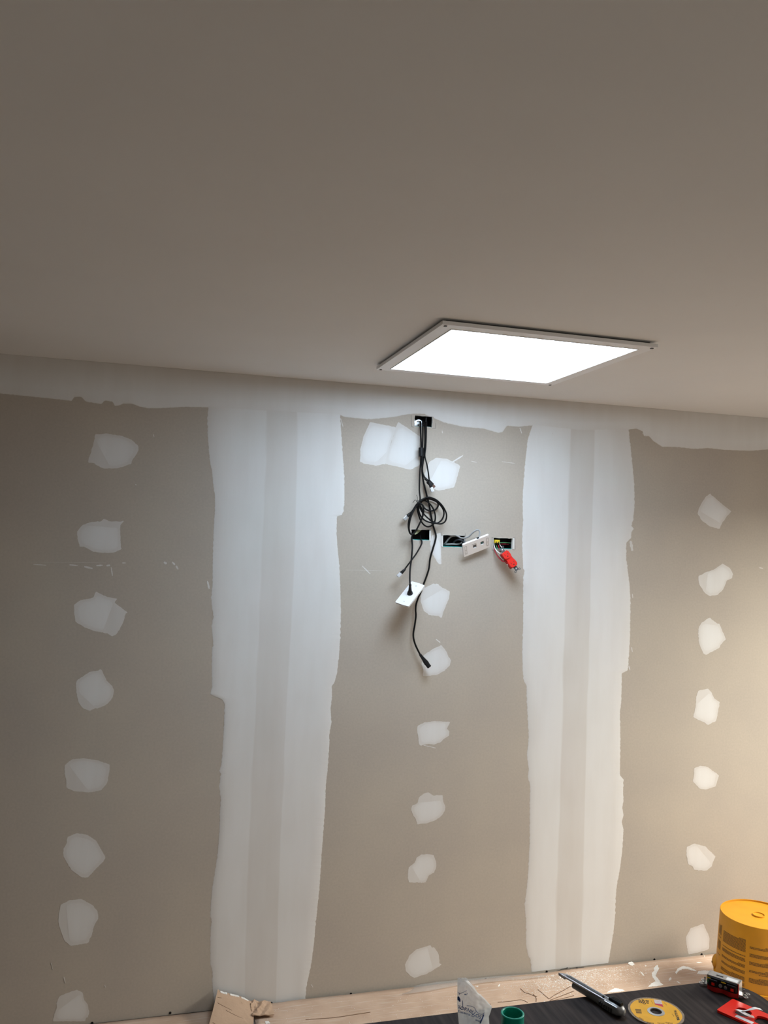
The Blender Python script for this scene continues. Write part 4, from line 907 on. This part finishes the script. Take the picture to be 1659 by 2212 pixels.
# ------------------------------------------------------------------ cutting disc
dc = thing('cutting_disc', 'orange abrasive cutting disc with a steel centre ring lying on the table', 'cutting disc')
ctr = TP(1417, 2188); DR = .0535
Md = Matrix.Translation(ctr)
wob = [DR*(1+.012*mnoise.noise(Vector((math.cos(t)*2.5, math.sin(t)*2.5, 4)))) for t in [2*math.pi*k/90 for k in range(90)]]
prism('abrasive_wheel', [(wob[k]*math.cos(2*math.pi*k/90), wob[k]*math.sin(2*math.pi*k/90)) for k in range(90)], .0003, .0022, M_ABRAS, dc, Md, holes=[circle2(0, 0, .0112, 32)])
prism('label', [((.0490+.0010*mnoise.noise(Vector((math.cos(t)*3, math.sin(t)*3, 8))))*math.cos(t), (.0490+.0010*mnoise.noise(Vector((math.cos(t)*3, math.sin(t)*3, 8))))*math.sin(t)) for t in [2*math.pi*k/90 for k in range(90)]], .0022, .0025, M_ORANGE, dc, Md, holes=[circle2(0, 0, .0165, 40)])
lathe('centre_ring', [(.0112, .0022), (.0168, .0022), (.0165, .0030), (.0130, .0036), (.0112, .0034)], M_STEEL, dc, 40, Md, closed=True)
def Dp(u, v): p = TP(1340+u/10.37, 2080+v/10.37, .0026); return p
def dframe(u0, v0, u1, v1):   # baseline direction from (u0,v0) to (u1,v1), centred
    a, b = Dp(u0, v0), Dp(u1, v1); x = (b-a).normalized(); y = Vector((-x.y, x.x, 0)); c = (a+b)/2
    return Matrix(((x.x, y.x, 0, c.x), (x.y, y.y, 0, c.y), (0, 0, 1, c.z), (0, 0, 0, 1))), (b-a).length
def dquad(name, pts, m, z=0, parent=None):
    bm = bmesh.new(); bm.faces.new([bm.verts.new(Dp(*q)+Vector((0, 0, z))) for q in pts]); return from_bm(name, bm, m, parent or dc)
dquad('warning_block', [(745,820),(905,835),(965,990),(775,930)], M_MAGENTA)
for k in range(7):
    t = k/7; a = 760+20*t; dquad('warning_text', [(750+10*t+t*18, 826+t*84), (915+t*30, 838+t*96), (915+t*30, 846+t*96), (750+10*t+t*18, 834+t*84)], M_STICKER, .0002)
dquad('brand_block', [(1195,1065),(1250,1058),(1335,1275),(1275,1285)], M_INK)
Mt, Lt = dframe(1222, 1066, 1305, 1278); flat_text('brand_lettering', 'DEWALT', Lt*.235, M_ORANGE, dc, Mt @ Matrix.Translation((0, 0, .0003)), 1.0)
dquad('barcode', [(328,1032),(462,1040),(482,1132),(360,1125)], M_PRINT)
for k in range(3): dquad('barcode_gap', [(334+k*8, 1056+k*22), (466+k*5, 1062+k*22), (467+k*5, 1068+k*22), (336+k*8, 1062+k*22)], M_ORANGE, .0002)
for (u, v, r) in ((430,835,24),(505,835,24),(450,878,34),(520,860,30),(600,850,30),(535,905,30),(608,895,24)):
    p = Dp(u, v); prism('pictogram', circle2(p.x, p.y, r*.00011, 14), p.z, p.z+.0002, M_INK, dc, None, holes=[circle2(p.x, p.y, r*.00006, 10)])
# small print too worn to read: short ink strokes
for (u0, v0, u1, v1, n, hh) in ((690,840,735,910,5,14),(975,880,1050,950,7,14),(420,1210,530,1270,4,26),(1160,1140,1210,1190,3,22),(600,1318,760,1345,6,44),(830,1335,1000,1350,7,26),(1020,1325,1180,1345,6,38)):
    for k in range(n):
        t0, t1 = k/n, (k+.55)/n; hk = hh*(.6+.4*((k*7) % 3)/2)
        dquad('small_print', [(u0+(u1-u0)*t0, v0+(v1-v0)*t0), (u0+(u1-u0)*t1, v0+(v1-v0)*t1), (u0+(u1-u0)*t1-4, v0+(v1-v0)*t1+hk), (u0+(u1-u0)*t0-4, v0+(v1-v0)*t0+hk)], M_PRINT, .0001)

# ------------------------------------------------------------------ utility knife
kn = thing('utility_knife', 'grey snap-off utility knife lying across the table edge', 'utility knife')
def Kp(u, v, h): return TP(1200+u/8.295, 2060+v/8.295, h)
ka, kb = Kp(1195, 1150, .0), Kp(330, 640, .0)      # handle end, sheath end on the table plane
kx = (kb-ka); KL = kx.length; kx.normalize(); ky = Vector((-kx.y, kx.x, 0))
if ky.y < 0: ky = -ky
kz = Vector((0, 0, 1))
Mk = Matrix(((kx.x, ky.x, 0, ka.x), (kx.y, ky.y, 0, ka.y), (0, 0, 1, TABLE_Z+.0005), (0, 0, 0, 1)))
if kx.cross(ky).z < 0: pass
K1 = KL+.016
# moulded handle: side profile swept across the width, swelling at the grip
bm = bmesh.new(); prev = None
prof = [(-.004, .006, .012, .004), (.0, .011, .016, .003), (.006, .013, .019, .001), (.02, .0138, .020, 0), (.04, .0125, .0190, 0), (.055, .0105, .0175, .0005), (.07, .0095, .0165, .001), (.09, .009, .016, .001), (KL, .009, .0155, .0015)]
for (x, w, top, bot) in prof:
    ring = [bm.verts.new(Mk @ Vector((x, -w+.004, bot+.002))), bm.verts.new(Mk @ Vector((x, -w+.0015, bot+.006))), bm.verts.new(Mk @ Vector((x, -w+.003, top-.003))), bm.verts.new(Mk @ Vector((x, -w+.006, top))), bm.verts.new(Mk @ Vector((x, w-.005, top))), bm.verts.new(Mk @ Vector((x, w-.001, top-.004))), bm.verts.new(Mk @ Vector((x, w-.001, bot+.004))), bm.verts.new(Mk @ Vector((x, w-.004, bot)))]
    if prev:
        for k in range(8): bm.faces.new((prev[k], prev[(k+1) % 8], ring[(k+1) % 8], ring[k]))
    else: bm.faces.new(ring)
    prev = ring
bm.faces.new(prev); o = from_bm('handle', bm, M_HANDLE, kn, True); o.data.set_sharp_from_angle(angle=math.radians(50))
box('sheath', (.030, -.0062, .0150), (KL+.026, .0066, .0182), M_KNIFE, kn, Mk, bevel=.0006)
box('sheath_rail', (.036, -.0070, .0165), (KL+.030, -.0045, .0196), M_STEEL, kn, Mk, bevel=.0006)
box('sheath_rail', (.036, .0040, .0165), (KL+.018, .0066, .0194), M_KNIFE, kn, Mk, bevel=.0006)
box('blade_slot', (.040, -.0010, .0180), (KL+.022, .0018, .0186), M_INK, kn, Mk)
# sheath nose with the angled blade mouth
prism('sheath_nose', [(KL+.020, -.0065), (KL+.040, -.0040), (KL+.034, .0020), (KL+.028, .0066), (KL+.020, .0066)], .0125, .0176, M_KNIFE, kn, Mk)
prism('blade', [(KL+.020, .0005), (KL+.037, .0005), (KL+.030, .0105), (KL+.024, .0105), (KL+.020, .0060)], .0140, .0147, M_TIP, kn, Mk)
sl = box('slider', (.004, -.0015, .0185), (.034, .0085, .0255), M_BLACKM, kn, Mk, bevel=.0015)
for k in range(8): box('slider_rib', (.007+k*.0028, -.0005, .0255), (.0083+k*.0028, .0075, .0263), M_BLACKM, sl, Mk)
lathe('slider_lock', [(.0001, .0215), (.0024, .0215), (.0026, .019), (.0026, .018)], M_BLACKM, kn, 12, Mk @ Matrix.Translation((.046, -.0025, 0)))
for k in range(6): box('grip_groove', (.016+k*.0062, -.0132+.0004*k, .004+.0003*k), (.0192+k*.0062, -.0108+.0004*k, .0125), M_INK, kn, Mk, bevel=.0006)
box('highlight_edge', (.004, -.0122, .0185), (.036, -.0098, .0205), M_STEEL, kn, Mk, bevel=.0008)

# ------------------------------------------------------------------ receptacle lying on the table
tr_ = thing('duplex_receptacle', 'black and red duplex receptacle lying face down on the table by the bucket', 'receptacle')
def Rp(u, v, h): return TP(1490+u/9.817, 2060+v/9.817, h)
ra, rb = Rp(250, 625, .002), Rp(1225, 945, .002)
rx = (rb-ra); RLn = rx.length; rx.normalize(); ry = Vector((-rx.y, rx.x, 0)); rc = (ra+rb)/2
Mq = Matrix(((rx.x, ry.x, 0, rc.x), (rx.y, ry.y, 0, rc.y), (0, 0, 1, TABLE_Z), (0, 0, 0, 1)))
s_ = RLn/.108
def wavy(w, n=40, d=.0025): 
    pts = [(-.036*s_+.072*s_*k/n, -w-d*math.cos(4*math.pi*k/n)*-1) for k in range(n+1)]
    return pts+[(x, -y) for x, y in pts[::-1]]
prism('red_face', wavy(.0140), .0003, .0105, M_REDD, tr_, Mq)
box('housing', (-.034*s_, -.0150, .0095), (.034*s_, .0150, .0280), M_BLACKM, tr_, Mq, bevel=.0015)
for k in (-1, 1): box('housing_lug', (k*.022*s_-.011*s_, -.0175, .010), (k*.022*s_+.011*s_, -.0140, .0245), M_BLACKM, tr_, Mq, bevel=.0015)
st = box('back_strap', (-.036*s_, -.0115, .0278), (.036*s_, .0115, .0296), M_STEEL, tr_, Mq)
for k in (-1, 1):
    box('strap_drop', (k*.0365*s_-.001, -.0115, .006), (k*.0365*s_+.001, .0115, .0296), M_STEEL, st, Mq)
    box('strap_foot', (min(k*.037*s_, k*.047*s_), -.0075, .0055), (max(k*.037*s_, k*.047*s_), .0075, .0070), M_STEEL, st, Mq)
    for sy in (-1, 1): prism('strap_ear', circle2(k*.052*s_, sy*.0075, .0050, 18), .0055, .0070, M_STEEL, st, Mq, holes=[circle2(k*.052*s_, sy*.0075, .0026, 12)])
    box('ear_bridge', (k*.049*s_-.003, -.008, .0055), (k*.049*s_+.003, .008, .0070), M_STEEL, st, Mq)
    lathe('mounting_screw', [(.0001, .017), (.0018, .0168), (.0018, .0150), (.0011, .0150), (.0011, .001)], M_STEELD, st, 12, Mq @ Matrix.Translation((k*.046*s_, 0, 0)))
box('strap_slot', (-.018*s_, -.004, .0294), (-.002*s_, .000, .0300), M_INK, st, Mq)
box('strap_label', (.006*s_, -.009, .0294), (.032*s_, .004, .0299), M_STICKER, st, Mq)
for x in (-.021, .0235): box('red_mark', (x*s_-.003, -.0180, .0135), (x*s_+.003, -.0174, .0190), M_RED, tr_, Mq)
for x, m in ((-.004, M_STEEL), (.008, M_CHROME)): lathe('terminal_screw', [(.0001, 0), (.0036, 0), (.0036, .002), (.0001, .0026)], m, tr_, 14, Mq @ Matrix.Translation((x*s_, -.0150, .0165)) @ Matrix.Rotation(math.radians(90), 4, 'X'))
lathe('ground_screw', [(.0001, 0), (.0036, 0), (.0036, .002), (.0001, .0026)], M_GREENW, tr_, 14, Mq @ Matrix.Translation((-.032*s_, -.0150, .0195)) @ Matrix.Rotation(math.radians(90), 4, 'X'))
box('brass_strip', (-.036*s_, -.0156, .0240), (-.027*s_, -.0149, .0262), M_YELLOW, tr_, Mq); box('brass_strip', (-.003*s_, -.0156, .0235), (.008*s_, -.0149, .0255), M_YELLOW, tr_, Mq)

# ------------------------------------------------------------------ red cover plate on the table
rp = thing('cover_plate', 'red duplex cover plate with two openings lying on the table', 'cover plate')
pA, pB, pC = Rp(910, 965, .004), Rp(570, 1200, .004), Rp(1659, 1345, .004)   # corner top, corner left, point on the far long edge
sx_ = (pA-pB); sw = sx_.length; sx_.normalize(); ly = Vector((sx_.y, -sx_.x, 0))
if ly.dot(pC-pA) < 0: ly = -ly
Mpl = frame_from((pA+pB)/2 + ly*.057, ly, sx_) ; Mpl.translation.z = TABLE_Z+.0005
def duplex_hole(cx):
    pts = []
    for k in range(28):
        a = 2*math.pi*k/28; pts.append((cx+max(-.0142, min(.0142, .0172*math.cos(a))), .0172*math.sin(a)))
    return pts
sgn = 1 if Mpl.to_3x3().col[2].z > 0 else -1
pl_outer = rrect(.114, sw, .003, 3)
prism('plate', pl_outer, 0, .0045*sgn, M_RED, rp, Mpl, holes=[duplex_hole(-.0195), duplex_hole(.0195)])
sw2 = sw/2
box('sticker', (-.022, -sw2*.86 if (Mpl @ Vector((0, -1, 0))-Mpl.translation).dot(CAM-Mpl.translation) > 0 else sw2*.58, .0045*sgn), (.012, -sw2*.58 if (Mpl @ Vector((0, -1, 0))-Mpl.translation).dot(CAM-Mpl.translation) > 0 else sw2*.86, .0049*sgn), M_STICKER, rp, Mpl)
ws = thing('plastic_strip', 'curled strip of white plastic wrap resting on the red cover plate', 'plastic strip')
def strip(name, pts, wdt, parent, m):
    c = catmull(pts, 8); bm = bmesh.new(); A_, B_, C_, D_ = [], [], [], []
    for i, p in enumerate(c):
        t = (c[min(i+1, len(c)-1)]-c[max(i-1, 0)]).normalized(); sd = t.cross(Vector((0, 0, 1))).normalized()*wdt/2
        for lst, q in ((A_, p-sd), (B_, p+sd), (C_, p+sd+Vector((0, 0, .0006))), (D_, p-sd+Vector((0, 0, .0006)))): lst.append(bm.verts.new(q))
    for i in range(len(c)-1):
        for a, b in ((A_, B_), (B_, C_), (C_, D_), (D_, A_)): bm.faces.new((a[i], b[i], b[i+1], a[i+1]))
    bm.faces.new((A_[0], B_[0], C_[0], D_[0])); bm.faces.new((A_[-1], B_[-1], C_[-1], D_[-1]))
    return from_bm(name, bm, m, parent, False)
strip('long_end', [Rp(1000, 1205, .006), Rp(1080, 1215, .008), Rp(1180, 1210, .014), Rp(1300, 1180, .020), Rp(1400, 1160, .022), Rp(1520, 1190, .018)], .0075, ws, M_WHITE)
strip('short_end', [Rp(990, 1190, .0070), Rp(1060, 1210, .010), Rp(1160, 1270, .010), Rp(1270, 1320, .009), Rp(1360, 1350, .007)], .0085, ws, M_WHITE)

# ------------------------------------------------------------------ green pipe coupling
gt = thing('pipe_coupling', 'dark green plastic pipe coupling standing on the table', 'pipe coupling')
GH = .055; gp = TP(1107.3, 2187.5, GH); GR = .0215
lathe('coupling_wall', [(GR*.985, .0005), (GR*.985, GH-.004), (GR, GH-.003), (GR, GH-.0008), (GR-.001, GH), (GR-.0028, GH), (GR-.0036, GH-.001), (GR-.0042, .0005)], M_GREENT, gt, 56, Matrix.Translation((gp.x, gp.y, TABLE_Z)), closed=True)
lathe('inner_stop', [(GR-.0042, .024), (GR-.0042, .027), (GR-.0065, .027), (GR-.0065, .024)], M_GREENT, gt, 40, Matrix.Translation((gp.x, gp.y, TABLE_Z)), closed=True)

# ------------------------------------------------------------------ clear bag of screws
bg = thing('plastic_bag', 'cloudy plastic screw bag with blue lettering standing at the table edge', 'plastic bag')
BY = 1.575                                            # distance of the bag's mid plane in front of the wall
BLp = [(988,2112),(988,2140),(987,2165),(989,2190),(991,2212),(993,2240),(994,2275)]
BRp = [(1008,2112),(1013,2120),(1024,2131),(1031,2143),(1042,2152),(1050,2160),(1056,2167),(1063,2174),(1060,2186),(1056,2196),(1057,2212),(1060,2240),(1060,2275)]
def xl(y): return interp(BLp and [(a, b) for a, b in BLp], y)
def xr(y): return interp([(a, b) for a, b in BRp], y)
ybot = 2275
for yy in range(2200, 2400):
    if WP(1020, yy, BY).z < TABLE_Z+.001: ybot = yy-1; break
BLp[-1] = (994, max(ybot, 2245)); BRp[-1] = (1060, max(ybot, 2245))
def bag_bulge(px, py):
    l, r = xl(py), xr(py); t = min(1, max(0, (px-l)/max(1e-3, r-l)))
    g = min(1.0, max(0.0, (py-2112)/90.0))
    b = .016*g*math.sqrt(max(0, math.sin(math.pi*t)))
    b += (.0035*mnoise.noise(Vector((px*.06, py*.05, 1))) + .0022*mnoise.noise(Vector((px*.16, py*.12, 5))))*min(1, 6*t*(1-t)+.05)
    cr = (px-1014)*.55+(py-2128)*-.62                  # a sharp diagonal fold
    b += .004*math.exp(-(cr/3.0)**2)*(1 if 2118 < py < 2178 else .2)*min(1, 6*t*(1-t))
    return b
def bagP(px, py, e=0.0): return WP(px, py, BY+bag_bulge(px, py)+e)
ny, nx = 64, 30; verts = []
for side in (1, -1):
    for j in range(ny+1):
        y = 2112+(ybot-2112)*j/ny
        for i in range(nx+1):
            x = xl(y)+(xr(y)-xl(y))*i/nx
            verts.append(tuple(WP(x, y, BY+side*(bag_bulge(x, y)+.0004))))
W = nx+1; nv = W*(ny+1); faces = []
for j in range(ny):
    for i in range(nx):
        a = j*W+i; faces.append((a, a+1, a+W+1, a+W)); faces.append((nv+a, nv+a+W, nv+a+W+1, nv+a+1))
rim = list(range(W))+[j*W+nx for j in range(1, ny+1)]+[ny*W+i for i in range(nx-1, -1, -1)]+[j*W for j in range(ny-1, 0, -1)]
for a, b in zip(rim, rim[1:]+rim[:1]): faces.append((a, nv+a, nv+b, b))
me = bpy.data.meshes.new('film'); me.from_pydata(verts, [], faces); link('film', me, M_BAG, bg, True)
def Gp(u, v): return (960+u/8.295, 2060+v/8.295)
def bag_line(name, pts, w):
    bm = bmesh.new(); c = catmull([Vector((*Gp(*q), 0)) for q in pts], 6); bm_tube(bm, [bagP(p.x, p.y, .0003) for p in c], w*.6, 6); from_bm(name, bm, M_BLUEINK, bg)
def bag_text(body, pts, hgt, name):
    # lettering laid along a curve on the bag's front
    c = catmull([Vector((*Gp(*q), 0)) for q in pts], 10); L = [0]
    for a, b in zip(c, c[1:]): L.append(L[-1]+(b-a).length)
    me = text_mesh(body, 1.0); xs_ = [v.co.x for v in me.vertices]; x0_, x1_ = min(xs_), max(xs_)
    for v in me.vertices:
        s = (v.co.x-x0_)/(x1_-x0_)*L[-1]; k = 0
        while k < len(L)-2 and L[k+1] < s: k += 1
        f = (s-L[k])/max(1e-6, L[k+1]-L[k]); p = c[k].lerp(c[k+1], f); t = (c[k+1]-c[k]).normalized(); n_ = Vector((t.y, -t.x, 0))
        q = p + n_*v.co.y*hgt; v.co = bagP(q.x, q.y, .0007)
    me.name = name; link(name, me, M_BLUEINK, bg)
bag_text('TORNILLOS', [(235,950),(330,985),(420,1010),(500,1050),(570,1105),(655,1150)], 10.5, 'lettering')
bag_text('Sistema D', [(240,1030),(330,1055),(430,1085),(540,1122)], 7.6, 'lettering'); bag_text('wal', [(555,1180),(600,1200),(640,1212)], 7.2, 'lettering')
bag_line('print_line', [(235,685),(275,715),(330,695),(400,660)], .0006)
bag_line('print_line', [(265,700),(268,735)], .0009)
bag_line('print_line', [(400,932),(470,940),(535,965),(565,1020),(600,1060),(650,1085),(690,1080),(715,1058)], .0007)
bag_line('print_line', [(320,840),(328,900),(330,985)], .0010)
bag_line('print_line', [(258,960),(290,985),(325,1000)], .0012)
bag_line('print_line', [(355,735),(375,725),(385,735),(370,742)], .0009); bag_line('print_line', [(395,745),(408,720),(405,705)], .0008)
bag_line('print_band', [(700,1090),(690,1130),(665,1190),(640,1245)], .0022)
bm = bmesh.new(); bm.faces.new([bm.verts.new(bagP(*Gp(u, v), .0007)) for u, v in ((232,775),(250,760),(275,790),(290,830),(285,865),(262,858),(235,830))]); from_bm('print_spot', bm, M_BLUEINK, bg)
# contents: a heap of black drywall screws inside the lower part
